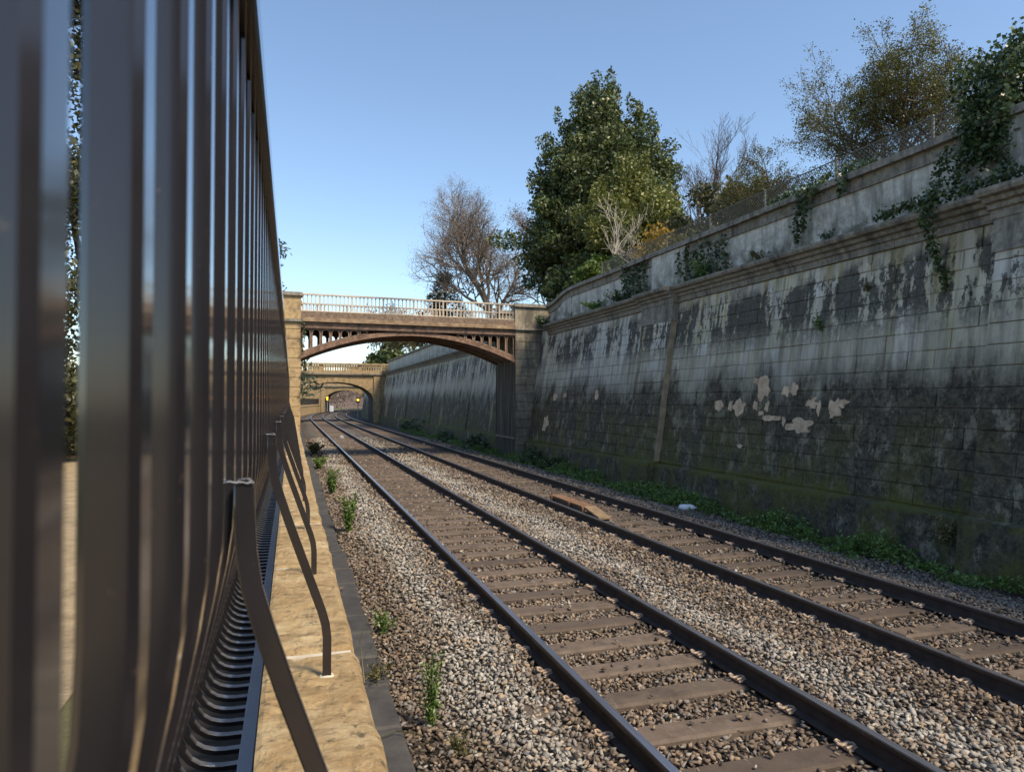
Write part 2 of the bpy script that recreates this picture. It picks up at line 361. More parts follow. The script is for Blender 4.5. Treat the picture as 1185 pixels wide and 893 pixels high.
class MB:
    def __init__(s): s.v = []; s.f = []; s.mi = []
    def add(s, vs, fs, mi=0):
        b = len(s.v); s.v += [tuple(v) for v in vs]
        s.f += [tuple(i+b for i in f) for f in fs]; s.mi += [mi]*len(fs)
        return s
    def box(s, x0, x1, y0, y1, z0, z1, mi=0):
        return s.add([(x0,y0,z0),(x1,y0,z0),(x1,y1,z0),(x0,y1,z0),(x0,y0,z1),(x1,y0,z1),(x1,y1,z1),(x0,y1,z1)],
              [(0,3,2,1),(4,5,6,7),(0,1,5,4),(1,2,6,5),(2,3,7,6),(3,0,4,7)], mi)
    def hexa(s, c, mi=0):                     # 8 corners, same order as box
        return s.add(c, [(0,3,2,1),(4,5,6,7),(0,1,5,4),(1,2,6,5),(2,3,7,6),(3,0,4,7)], mi)
    def loft(s, secs, caps=True, mi=0, closed=True, mis=None):   # list of rings of equal length
        n = len(secs[0]); b = len(s.v)
        for r_ in secs: s.v += [tuple(p) for p in r_]
        for i in range(len(secs)-1):
            for j in range(n if closed else n-1):
                k = (j+1) % n
                s.f.append((b+i*n+j, b+i*n+k, b+(i+1)*n+k, b+(i+1)*n+j)); s.mi.append(mis[j] if mis else mi)
        if caps and closed:
            s.f.append(tuple(b+j for j in reversed(range(n)))); s.mi.append(mi)
            s.f.append(tuple(b+(len(secs)-1)*n+j for j in range(n))); s.mi.append(mi)
        return s
    def tube(s, pts, rad, sides=6, mi=0, caps=True):
        pts = [Vector(p) for p in pts]; rings = []
        for i, p in enumerate(pts):
            d = (pts[min(i+1, len(pts)-1)] - pts[max(i-1, 0)]).normalized()
            u = d.cross(Vector((0.13, 0.31, 1)) if abs(d.z) < 0.9 else Vector((1, 0.2, 0.1))).normalized(); v = d.cross(u)
            r_ = rad[i] if isinstance(rad, (list, tuple)) else rad
            rings.append([p + (u*math.cos(2*math.pi*k/sides) + v*math.sin(2*math.pi*k/sides))*r_ for k in range(sides)])
        return s.loft(rings, caps, mi)
    def mesh(s, name, mats, org=(0, 0, 0), smooth=False):
        me = bpy.data.meshes.new(name); ox, oy, oz = org
        me.from_pydata([(x-ox, y-oy, z-oz) for x, y, z in s.v], [], s.f)
        for m in (mats if isinstance(mats, (list, tuple)) else [mats]): me.materials.append(m)
        if any(s.mi): me.polygons.foreach_set('material_index', s.mi)
        if smooth: me.polygons.foreach_set('use_smooth', [True]*len(s.f))
        bm = bmesh.new(); bm.from_mesh(me); bmesh.ops.recalc_face_normals(bm, faces=bm.faces); bm.to_mesh(me); bm.free()
        return me
    def build(s, name, mats, parent=None, org=None, smooth=False):
        if org is None:
            a = np.array(s.v); lo = a.min(0); hi = a.max(0); org = ((lo[0]+hi[0])/2, (lo[1]+hi[1])/2, lo[2])
        return link(name, s.mesh(name, mats, org, smooth), org, parent)

def np_mesh(name, verts, faces, mat, attrs=None, org=(0, 0, 0), parent=None, smooth=False):
    """verts (n,3), faces (m,k) equal-sided polygons; attrs: name -> per-face floats"""
    me = bpy.data.meshes.new(name); n = len(verts); m, k = faces.shape
    me.vertices.add(n); me.vertices.foreach_set('co', (verts - np.array(org)).astype(np.float32).ravel())
    me.loops.add(m*k); me.loops.foreach_set('vertex_index', faces.astype(np.int32).ravel())
    me.polygons.add(m); me.polygons.foreach_set('loop_start', np.arange(0, m*k, k, dtype=np.int32))
    me.polygons.foreach_set('loop_total', np.full(m, k, dtype=np.int32))
    if smooth: me.polygons.foreach_set('use_smooth', np.ones(m, dtype=bool))
    me.update(calc_edges=True)
    for a, vals in (attrs or {}).items():
        at = me.attributes.new(a, 'FLOAT', 'FACE'); at.data.foreach_set('value', np.asarray(vals, np.float32))
    me.materials.append(mat)
    return link(name, me, org, parent)

def leaf_quads(P, size, aspect=0.6, up=0.0, seed=0, norm=None):
    r_ = np.random.default_rng(seed); n = len(P)
    u = r_.normal(size=(n, 3)); u[:, 2] += up; u /= np.linalg.norm(u, axis=1)[:, None]
    t = r_.normal(size=(n, 3)) if norm is None else norm + r_.normal(size=(n, 3))*0.5
    v = np.cross(u, t); v /= np.linalg.norm(v, axis=1)[:, None] + 1e-9
    s_ = size*(0.6 + 0.8*r_.random(n))[:, None]
    u = u*s_; v = v*s_*aspect
    V = np.stack([P-u, P+v-u*0.1, P+u, P-v-u*0.1], 1).reshape(-1, 3)
    F = np.arange(4*n).reshape(n, 4)
    return V, F, r_.random(n)

def leaves(name, P, size, mat, parent=None, org=(0, 0, 0), aspect=0.6, up=0.0, seed=0, kind=None):
    V, F, r_ = leaf_quads(np.asarray(P), size, aspect, up, seed)
    o = np_mesh(name, V, F, mat, {'rnd': r_}, org, parent)
    if kind: o['kind'] = kind
    return o

def blob_points(cs, per_m2, seed, shell=0.45, low=0.0):
    """points through the outer shell of a set of ellipsoid clumps (x,y,z,rx,ry,rz)"""
    r_ = np.random.default_rng(seed); out = []
    for (x, y, z, rx, ry, rz) in cs:
        n = max(8, int(per_m2*4*math.pi*((rx*ry+rx*rz+ry*rz)/3)))
        d = r_.normal(size=(n, 3)); d /= np.linalg.norm(d, axis=1)[:, None]
        k = 1 - shell*r_.random(n)**1.5 + 0.10*r_.normal(size=n)
        out.append(np.array([x, y, z]) + d*np.array([rx, ry, rz])*k[:, None])
    return np.concatenate(out)

# track curve: straight to Y0, then bends right
Y0, RAD = 80.0, 450.0
def P(off, Y, z):
    t = max(0.0, Y - Y0); sl_ = min(t/RAD, 0.35); th = math.atan(sl_)
    return Vector((t*t/(2*RAD) + off*math.cos(th), Y - off*math.sin(th), z))
YS = [-6, 0, 4, 8, 12, 16, 20, 25, 30, 40, 50, 60, 70] + [76+4*i for i in range(30)]

# ------------------------------------------------------------------ the ground
def white_at(x, y):
    n = mnoise.noise(Vector((x*1.2, y*0.5, 3.1)))*0.35
    a = math.exp(-((x+n-1.62)/0.24)**2) + 0.95*math.exp(-((x+n-4.38)/0.30)**2) + 0.22*math.exp(-((x-7.9)/0.5)**2)
    return min(1.0, a)
def bal_z(x):
    return float(np.interp(x, [0.8, 1.0, 1.55, 2.05, 2.3, 2.36, 3.5, 3.58, 3.85, 4.5, 5.25, 5.55, 5.62, 6.78, 6.85, 7.1, 7.6, 8.5, 9.6],
                           [-.25, -.24, -.17, -.15, -.18, -.215, -.215, -.18, -.15, -.155, -.15, -.18, -.215, -.215, -.18, -.16, -.18, -.27, -.27]))
xs = [0.15, .8, 1.0, 1.3, 1.55, 1.8, 2.05, 2.3, 2.36, 2.9, 3.5, 3.58, 3.85, 4.15, 4.5, 4.8, 5.25, 5.55, 5.62, 6.2, 6.78, 6.85, 7.1, 7.6, 8.0, 8.5, 9.8]
vs, fs, wa = [], [], []
for Y in YS:
    for x in xs: vs.append(tuple(P(x, Y, bal_z(x) - 0.035)))
for i in range(len(YS)-1):
    for j in range(len(xs)-1):
        a = i*len(xs)+j; fs.append((a, a+1, a+len(xs)+1, a+len(xs)))
        wa.append(white_at((xs[j]+xs[j+1])/2, (YS[i]+YS[i+1])/2))
tag(np_mesh('ballast_bed', np.array(vs), np.array(fs), MAT['bed'], {'white': wa}), kind='structure')
tag(MB().add([(-900,-300,-.6),(900,-300,-.6),(900,1800,-.6),(-900,1800,-.6)], [(0,1,2,3)]).build('ground', MAT['grassland'], org=(0,0,-.6)), kind='structure')

# raised park ground left and right of the cutting
mb = MB()
mb.add([(-400,-60,.70),(-.05,-60,.70),(-.05,230,.70),(-400,230,.95)], [(0,1,2,3)])
tag(mb.build('park_ground', MAT['grassland'], org=(-4,0,.70)), kind='structure')
mb = MB(); mb.add([(-7.0,-20,.706),(-.9,-20,.706),(-1.2,26,.706),(-7.5,26,.956)], [(0,1,2,3)])
tag(mb.build('garden_path', MAT['path'], org=(-4,0,.706)), kind='structure')
mb = MB(); mb.add([(-.85,-20,.712),(-.04,-20,.712),(-.04,30,.712),(-.85,30,.712)], [(0,1,2,3)])  # dark ground strip painting the shade under the bellied bars
tag(mb.build('painted_shade_strip', MAT['belly_shade'], org=(-.4,0,.712)), kind='structure')
vs = []; fs = []
gy = [-60, -20] + [y for y in YS if y >= 0] + [230]
gx = [10.75, 12.5, 16, 24, 40, 90, 400]; gz = [5.75, 5.95, 6.2, 6.6, 7.2, 8, 8]
for Y in gy:
    for x, z in zip(gx, gz): vs.append(tuple(P(x, Y, z)))
for i in range(len(gy)-1):
    for j in range(len(gx)-1):
        a = i*len(gx)+j; fs.append((a, a+1, a+len(gx)+1, a+len(gx)))
tag(np_mesh('park_terrace', np.array(vs), np.array(fs), MAT['grassland']), kind='structure')
# wooded hill closing the view beyond the farthest arch
vs = []; fs = []; nx, ny = 60, 14
for j in range(ny):
    for i in range(nx):
        x = -260 + 560*i/(nx-1); y = 250 + 300*j/(ny-1)
        h = 13*math.sin(min(1, j/4)*math.pi/2)*(0.75+0.35*mnoise.noise(Vector((x*.02, y*.02, 1)))) + 1.5*mnoise.noise(Vector((x*.15, y*.15, 4)))
        vs.append((x, y, -.7 if j == 0 else h))
for j in range(ny-1):
    for i in range(nx-1):
        a = j*nx+i; fs.append((a, a+1, a+nx+1, a+nx))
tag(np_mesh('wooded_hill', np.array(vs), np.array(fs), MAT['hill'], smooth=True), kind='structure')

# loose ballast stones: real, angular, too many to count
def stone_protos(k):
    out = []
    for i in range(k):
        bm = bmesh.new(); r_ = random.Random(100+i)
        for _ in range(8):
            d = Vector((r_.gauss(0,1), r_.gauss(0,1), r_.gauss(0,1))).normalized()
            k_ = r_.uniform(.75, 1.15); bm.verts.new((d.x*.58*k_, d.y*.44*k_, d.z*.36*k_))
        bmesh.ops.convex_hull(bm, input=bm.verts)
        bmesh.ops.triangulate(bm, faces=bm.faces)
        bmesh.ops.delete(bm, geom=[v for v in bm.verts if not v.link_faces], context='VERTS')
        bm.verts.index_update()
        out.append((np.array([v.co[:] for v in bm.verts]), np.array([[v.index for v in f.verts] for f in bm.faces]))); bm.free()
    return out
PROTO = stone_protos(10)
SP = 0.61                                       # sleeper spacing
TRACKS = (2.94, 6.20)
def ballast(name, y0, y1, cell, size, layers=1.35):
    pts = []
    ny_ = int((y1-y0)/cell); nx_ = int(7.9/cell)
    gx_, gy_ = np.meshgrid(np.arange(nx_), np.arange(ny_))
    for L in range(2):
        keep = rng.random(gx_.size) < (1.0 if L == 0 else layers-1)
        x = .80 + (gx_.ravel()+rng.random(gx_.size))*cell; y = y0 + (gy_.ravel()+rng.random(gx_.size))*cell
        k = keep & (x < 1.62*y + .4) & (x < 8.75)
        pts.append(np.stack([x[k], y[k], np.full(k.sum(), L)], 1))
    A = np.concatenate(pts); x, y, L = A.T
    ok = np.ones(len(A), bool)
    for c in TRACKS:
        dx = np.abs(x-c)
        ph = np.abs((y/SP) % 1.0 - 0.5)*SP           # sleepers sit where ph is small
        on = (dx < .70) & (ph < .125)
        ok &= ~(on & (rng.random(len(A)) > 0.035))
        ok &= ~(np.abs(dx-.7525) < .085)
    A = A[ok]; x, y, L = A.T; n = len(A)
    z = np.interp(x, [0.8, 1.0, 1.55, 2.05, 2.3, 2.36, 3.5, 3.58, 3.85, 4.5, 5.25, 5.55, 5.62, 6.78, 6.85, 7.1, 7.6, 8.5, 9.6],
                  [-.25, -.24, -.17, -.15, -.18, -.215, -.215, -.18, -.15, -.155, -.15, -.18, -.215, -.215, -.18, -.16, -.18, -.27, -.27])
    for c in TRACKS:
        on = (np.abs(x-c) < .68) & (np.abs((y/SP) % 1.0 - 0.5)*SP < .125)
        z = np.where(on, -.150, z)
    z = z + 0.02*np.sin(x*3.1+y*2.3) * (np.abs(x-2.94) > 1.0) * (np.abs(x-6.2) > 1.0) + rng.normal(0, .008, n) + L*.012
    sz = size*(0.65+0.75*rng.random(n)**1.4)
    wv = np.array([white_at(a, b) for a, b in zip(x, y)])
    wv = np.clip(wv + rng.normal(0, .30, n)*(wv > .05), 0, 1); wv = np.where(rng.random(n) < .05, 0.75, wv)
    V, F, RA, WA = [], [], [], []; base = 0
    q = rng.normal(size=(n, 4)); q /= np.linalg.norm(q, axis=1)[:, None]
    a, b, c, d = q.T
    M = np.stack([1-2*(c*c+d*d), 2*(b*c-d*a), 2*(b*d+c*a), 2*(b*c+d*a), 1-2*(b*b+d*d), 2*(c*d-b*a), 2*(b*d-c*a), 2*(c*d+b*a), 1-2*(b*b+c*c)], 1).reshape(n, 3, 3)
    M[:, 2, :] *= 0.75
    idx = rng.integers(0, len(PROTO), n); rv = rng.random(n)
    for k, (pv, pf) in enumerate(PROTO):
        s_ = np.where(idx == k)[0]
        if not len(s_): continue
        W_ = np.einsum('nij,vj->nvi', M[s_], pv)*sz[s_, None, None] + np.stack([x[s_], y[s_], z[s_]], 1)[:, None, :]
        V.append(W_.reshape(-1, 3))
        F.append((pf[None]+(np.arange(len(s_))*len(pv))[:, None, None]+base).reshape(-1, 3)); base += len(s_)*len(pv)
        RA.append(np.repeat(rv[s_], len(pf))); WA.append(np.repeat(wv[s_], len(pf)))
    o = np_mesh(name, np.concatenate(V), np.concatenate(F), MAT['ballast'], {'rnd': np.concatenate(RA), 'white': np.concatenate(WA)})
    return o
STONES = []
for k, (a, b, c, s_) in enumerate([(1.6, 8.0, .042, .058), (8.0, 15.0, .055, .068), (15.0, 27.0, .080, .090), (27.0, 46.0, .15, .13)]):
    o = ballast('ballast_gravel', a, b, c, s_)
    tag(o, ['coarse loose track ballast in brown and white bands nearest the camera', 'loose track ballast stones in the middle distance past the nearest sleepers',
            'loose track ballast stones leading up to the iron bridge', 'loose track ballast under and beyond the iron bridge'][k], 'gravel', kind='stuff')

# ------------------------------------------------------------------ tracks
def rail_section(c, Y):
    pr = [(-.07,-.159),(.07,-.159),(.07,-.148),(.012,-.135),(.010,-.045),(.034,-.034),(.036,-.008),(.029,0),(-.029,0),(-.036,-.008),(-.034,-.034),(-.010,-.045),(-.012,-.135),(-.07,-.148)]
    return [P(c+a, Y, z) for a, z in pr]
RAILMI = [0,0,0,0,0,2,2,1,2,2,0,0,0,0]
def clip_mesh():
    m = MB()
    pts = [(.0,-.055,.01),(.03,-.05,.03),(.055,-.035,.035),(.06,-.005,.03),(.04,.01,.022),(.005,.0,.02),(-.03,-.005,.025),(-.055,.01,.022),(-.05,.035,.02),(-.01,.045,.022),(.03,.045,.015)]
    m.tube(pts, .0095, 5)
    m.hexa([(-.075,-.06,-.006),(.02,-.06,-.006),(.02,.06,-.006),(-.075,.06,-.006),(-.06,-.045,.014),(.01,-.045,.014),(.01,.045,.014),(-.06,.045,.014)])
    return m.mesh('rail_clip', MAT['clip'])
CLIP = clip_mesh()
def sleeper_mesh(split):
    m = MB(); z0, z1 = -.20, 0.0
    segs = [(-1.25, 1.25)] if not split else [(-1.25, -.305), (-.285, 1.25)]
    for a, b in segs:
        for (u, v) in [(a, b)]:
            m.loft([[(u,-.13,z0),(v,-.13,z0),(v,.13,z0),(u,.13,z0)], [(u,-.13,z1-.02),(v,-.13,z1-.02),(v,.13,z1-.02),(u,.13,z1-.02)],
                    [(u+.012,-.108,z1),(v-.012,-.108,z1),(v-.012,.108,z1),(u+.012,.108,z1)]])
    return m.mesh('sleeper', MAT['sleeper'])
SLP = [sleeper_mesh(False), sleeper_mesh(True)]
for ti, c in enumerate(TRACKS):
    t = empty('railway_track', P(c, 2, -.4))
    tag(t, ['nearer railway track with polished rails running beside the fence', 'farther railway track with grooved sleepers beside the tall retaining wall'][ti], 'railway track', 'pair of railway tracks')
    for sgn in (-1, 1):
        mb = MB(); mb.loft([rail_section(c+sgn*.7525, Y) for Y in YS], mis=RAILMI)
        mb.build('rail', [MAT['rail'], MAT['steel'], MAT['headside']], t)
    k = 0; Y = 0.5*SP
    while Y < 96:
        if Y > 1.2:
            p = P(c, Y, -.168 + random.uniform(-.006, .004))
            s_ = link('sleeper', SLP[ti], p, t)
            s_.rotation_euler.z = -math.atan(max(0, Y-Y0)/RAD) + random.uniform(-.012, .012)
            if Y < 17:
                for sgn in (-1, 1):
                    for side in (-1, 1):
                        q = Vector((p.x+sgn*.7525+side*.088, p.y, -.150))
                        cl = link('rail_clip', CLIP, q, s_)
                        cl.rotation_euler = (0, 0, 0 if side > 0 else math.pi)
        Y += SP

# ------------------------------------------------------------------ tall retaining wall on the right
def WX(z): return 9.35 + .145*(z+.2)
def wall_hex(m, y0, y1, z0, z1, off0, off1, mi=0):        # slab following the batter, off = metres in front of the wall face
    m.hexa([(WX(z0)-off1,y0,z0),(WX(z0)+off0,y0,z0),(WX(z0)+off0,y1,z0),(WX(z0)-off1,y1,z0),
            (WX(z1)-off1,y0,z1),(WX(z1)+off0,y0,z1),(WX(z1)+off0,y1,z1),(WX(z1)-off1,y1,z1)], mi)
wall = empty('retaining_wall', (10, 12, -.3))
tag(wall, 'tall sloping stone retaining wall with black streaks, moss and cornice, near side of iron bridge', 'wall', 'retaining walls along the cutting')
mb = MB(); wall_hex(mb, -8, 28.2, -.4, 5.1, 1.0, -.02); mb.build('wall_core', MAT['wall'], wall)
mb = MB()
mb.hexa([(9.18,-8,-.4),(10,-8,-.4),(10,28,-.4),(9.18,28,-.4),(9.27,-8,.48),(10,-8,.56),(10,28,.56),(9.27,28,.48)])
mb.build('plinth', MAT['wall'], wall)
NST = [0]
EXTRA = MB()
def stone(y0, y1, z0, z1, proud, parent):
    j = .004; ch = .009; e = random.uniform(-.006, .016) + proud
    y0 += j; y1 -= j; z0 += j; z1 -= j
    m = MB()
    def ring(o, g): return [(WX(z0+g)-o, y0+g, z0+g), (WX(z0+g)-o, y1-g, z0+g), (WX(z1-g)-o, y1-g, z1-g), (WX(z1-g)-o, y0+g, z1-g)]
    o_, b_ = ring(e, ch), ring(e-ch, 0)
    k_ = ring(-.03+proud*.0, 0)
    tgt = EXTRA if NST[0] >= 300 else m
    tgt.add(k_+b_+o_, [(0,1,5,4),(1,2,6,5),(2,3,7,6),(3,0,4,7),(4,5,9,8),(5,6,10,9),(6,7,11,10),(7,4,8,11),(8,9,10,11)])
    if tgt is m: m.build('stone', MAT['wall'], parent)
    NST[0] += 1
CZ = [.54] + [.54+.3079*i for i in range(1, 15)]
def courses(y0, y1, parent, proud=0.0, L=.78):
    for ci in range(len(CZ)-1):
        y = y0; first = True
        while y < y1-.02:
            l = L*random.uniform(.72, 1.3)*(0.5 if first and ci % 2 else 1.0)
            e = y+l
            if y1-e < .3: e = y1
            stone(y, e, CZ[ci], CZ[ci+1], proud, parent); y = e; first = False
PIL = []
courses(7.78, 17.05, wall, L=.60)
for (a, b) in [(6.1, 7.78), (17.05, 18.75)]:
    mb = MB(); wall_hex(mb, a+.02, b-.02, -.35, 4.87, .3, .13)
    pl = mb.build('pilaster', MAT['wall'], wall); PIL.append(pl)
    mb = MB(); wall_hex(mb, a-.03, b+.03, 4.36, 4.86, .2, .205); mb.build('pilaster_cap', MAT['trim'], pl)
    mb = MB(); mb.hexa([(9.0,a-.02,-.4),(9.6,a-.02,-.4),(9.6,b+.02,-.4),(9.0,b+.02,-.4),(9.10,a-.02,.52),(9.6,a-.02,.60),(9.6,b+.02,.60),(9.10,b+.02,.52)])
    mb.build('pilaster_foot', MAT['wall'], pl)
    CZs = CZ
    for ci in range(len(CZ)-2):
        if ci == 0: MB().hexa([(WX(q)-o, yy, q) for q in (.56, 4.35) for (yy, o) in ((a-.012, .168), (a-.012, -.02), (a+.03, -.02), (a+.03, .168))]).build('worn_edge', MAT['spall_dull'], pl)
        sp = a + (b-a)*(.42 if ci % 2 else .63)
        stone(a, sp, CZ[ci], CZ[ci+1], .175, pl); stone(sp, b, CZ[ci], CZ[ci+1], .175, pl)
courses(18.75, 27.4, wall, L=.62)
courses(3.0, 6.1, wall, L=.9)
tag(EXTRA.build('far_stones', MAT['wall'], wall), kind='stuff')
# cornice: stepped moulding, breaking forward over the pilasters
def cornice(y0, y1, f, parent, zo=0.0, fn=None):
    prof = [(10.4,4.86),(10.03-f,4.86),(10.02-f,4.98),(9.97-f,5.0),(9.96-f,5.07),(9.88-f,5.09),(9.86-f,5.15),(9.76-f,5.17),(9.73-f,5.22),(9.73-f,5.27),(10.4,5.34)]
    m = MB()
    if fn is None: m.loft([[(x, y, z+zo) for x, z in prof] for y in (y0, y1)])
    else: m.loft([[fn(x, y, z+zo) for x, z in prof] for y in np.linspace(y0, y1, max(2, int((y1-y0)/4)))])
    return m.build('cornice', MAT['trim'], parent)
def cornice_run(y0, y1, f):
    y = y0
    while y < y1-.01:
        e = min(y1, y+random.uniform(1.5, 2.1))
        if y1-e < .5: e = y1
        cornice(y+.003, e-.003, f+random.uniform(-.006, .006), wall, random.uniform(-.004, .004)); y = e
cornice_run(-8, 6.02, 0); cornice_run(6.02, 7.86, .17); cornice_run(7.86, 16.97, 0); cornice_run(16.97, 18.83, .17); cornice_run(18.83, 27.3, 0)
# parapet with recessed pale panels, dies in pilaster strips
def sweep(y):                                    # the coping dips towards the bridge
    return 0.0 if y < 25.2 else -.36*(1-math.cos(min(1, (y-25.2)/2.6)*math.pi))/2
mb = MB()
ys = [-8, 0, 6] + [6+i for i in range(1, 20)] + [25.2+.3*i for i in range(10)]
mb.loft([[(10.33,y,5.2),(10.75,y,5.2),(10.75,y,6.46+sweep(y)),(10.33,y,6.46+sweep(y))] for y in ys])
mb.build('parapet', MAT['panel'], wall)
def parapet_block(y0, y1, f=.05):
    m = MB(); m.box(10.33-f, 10.5, y0, y1, 5.22, 6.42); return m.build('parapet_pier', MAT['panel'], wall)
parapet_block(5.95, 7.95, .09); parapet_block(17.0, 18.85, .09); parapet_block(25.4, 26.5, .035)
mb = MB()
for i in range(len(ys)-1): pass
mb.loft([[(10.285,y,6.20+sweep(y)),(10.40,y,6.20+sweep(y)),(10.40,y,6.44+sweep(y)),(10.285,y,6.44+sweep(y))] for y in ys])
mb.build('parapet_frieze', MAT['trim'], wall)
def coping(y0, y1):
    n = max(2, int((y1-y0)/.35)); j = random.uniform(-.008, .008)
    m = MB()
    m.loft([[(10.17+j,y,6.43+sweep(y)),(10.85,y,6.43+sweep(y)),(10.85,y,6.53+sweep(y)),(10.50,y,6.60+sweep(y)),(10.17+j,y,6.555+sweep(y))] for y in np.linspace(y0+.004, y1-.004, n)])
    m.build('coping_stone', MAT['trim'], wall)
y = -8
while y < 27.85:
    e = min(27.9, y+random.uniform(1.1, 1.5)); coping(y, e); y = e
# spalled tan scars, each an irregular scar a few millimetres off the face
def scar(y, z, ry, rz, seed):
    r_ = random.Random(seed); n = 34; pts = []
    for i in range(n):
        a = 2*math.pi*i/n; k = .98 + .62*mnoise.fractal(Vector((math.cos(a)*1.3, math.sin(a)*1.3, seed*1.7)), 1.0, 2.0, 5)
        sq = 1/max(abs(math.cos(a)), abs(math.sin(a)))**.25
        pts.append((y+ry*math.cos(a)*k*sq, z+rz*math.sin(a)*k*sq))
    m = MB(); f = [(WX(q)-.019, p_, q) for p_, q in pts]; b = [(WX(q)+.0, y+(p_-y)*1.05, z+(q-z)*1.05) for p_, q in pts]
    c = (WX(z)-.016, y, z)
    m.add(f+b+[c], [(i, (i+1) % n, 2*n) for i in range(n)] + [(i, n+i, n+(i+1) % n, (i+1) % n) for i in range(n)])
    m.build('spalled_scar', MAT['spall'], wall)
SC = [(13.25,2.62,.08,.06),(12.95,2.44,.20,.25),(12.24,2.38,.11,.09),(11.99,2.43,.10,.12),(14.58,2.08,.16,.11),(14.1,2.08,.07,.10),(13.76,2.04,.21,.16),
      (13.18,2.09,.09,.09),(12.79,2.05,.06,.10),(12.66,1.82,.28,.06),(12.96,1.92,.10,.05),(11.73,1.69,.30,.14),(12.21,1.77,.05,.09),(11.44,2.15,.16,.10),
      (11.23,2.05,.05,.15),(10.83,2.05,.13,.15),(10.65,2.14,.12,.07),(13.58,1.18,.09,.04),(26.2,1.28,.25,.30),(25.55,2.33,.22,.13),(24.58,2.39,.15,.08),(21.69,2.37,.15,.14)]
for i, (y_, z_, a_, b_) in enumerate(SC): scar(y_, z_, a_, b_, 50+i)

# chain link fence behind the coping
lf = empty('chain_link_fence', (10.9, 17, 6.0))
tag(lf, 'low chain link fence on small posts along the top of the retaining wall', 'fence')
post_y = [5.2, 7.4, 9.75, 12.1, 14.45, 16.8, 19.15, 21.5, 23.85]
for y_ in post_y:
    MB().box(10.89, 10.93, y_-.02, y_+.02, 5.8, 7.29).build('post', MAT['galv'], lf)
for a, b in zip(post_y[:-1], post_y[1:]):
    m = MB(); z0, z1 = 6.55, 7.24; s_ = .085; n = int((b-a+(z1-z0))/s_)
    for sg in (1, -1):
        for i in range(n):
            o = i*s_ - (z1-z0)
            ya, yb = a+o, a+o+(z1-z0); za, zb = z0, z1
            if ya < a: za += a-ya; ya = a
            if yb > b: zb -= yb-b; yb = b
            if sg < 0: ya, yb = a+b-ya, a+b-yb
            m.tube([(10.91, ya, za), (10.91, yb, zb)], .006, 3, caps=False)
    m.build('wire_mesh', MAT['galv'], lf)
    MB().tube([(10.91, a, 7.25), (10.91, b, 7.25)], .014, 5).build('top_wire', MAT['galv'], lf)

# wall between the two bridges and wall curving away beyond the stone bridge
def far_wall(y0, y1, label):
    t = empty('retaining_wall', P(9.4, y0, -.3)); tag(t, label, 'wall', 'retaining walls along the cutting')
    ys_ = list(np.arange(y0, y1, 3.0)) + [y1]
    def strip(name, prof, mat):
        m = MB(); m.loft([[P(x, y, z) for x, z in prof] for y in ys_]); return m.build(name, mat, t)
    strip('wall_face', [(WX(-.4), -.4), (11.2, -.4), (11.2, 5.0), (WX(5.0), 5.0)], MAT['wall_far'])
    strip('plinth', [(9.24, -.4), (9.8, -.4), (9.8, .52), (9.33, .5)], MAT['wall_far'])
    strip('cornice', [(10.4,4.86),(10.03,4.86),(10.02,4.98),(9.96,5.0),(9.96,5.07),(9.86,5.09),(9.86,5.15),(9.73,5.18),(9.73,5.27),(10.4,5.34)], MAT['trim'])
    strip('parapet', [(10.33,5.2),(10.75,5.2),(10.75,6.46),(10.33,6.46)], MAT['panel'])
    strip('coping', [(10.17,6.43),(10.85,6.43),(10.85,6.53),(10.5,6.60),(10.17,6.555)], MAT['trim'])
    y = y0+8
    while y < y1-3:
        m = MB(); m.hexa([P(WX(z)-o, yy, z) for z in (-.35, 4.62) for (yy, o) in ((y, .05), (y, -.2), (y+1.7, -.2), (y+1.7, .05))])
        m.build('pilaster', MAT['wall_far'], t); y += 11.2
    return t
far_wall(31.2, 79.6, 'stained stone retaining wall seen under the iron bridge arch, up to the stone bridge')
far_wall(86.4, 160, 'shadowed retaining wall curving away beyond the stone bridge arch')

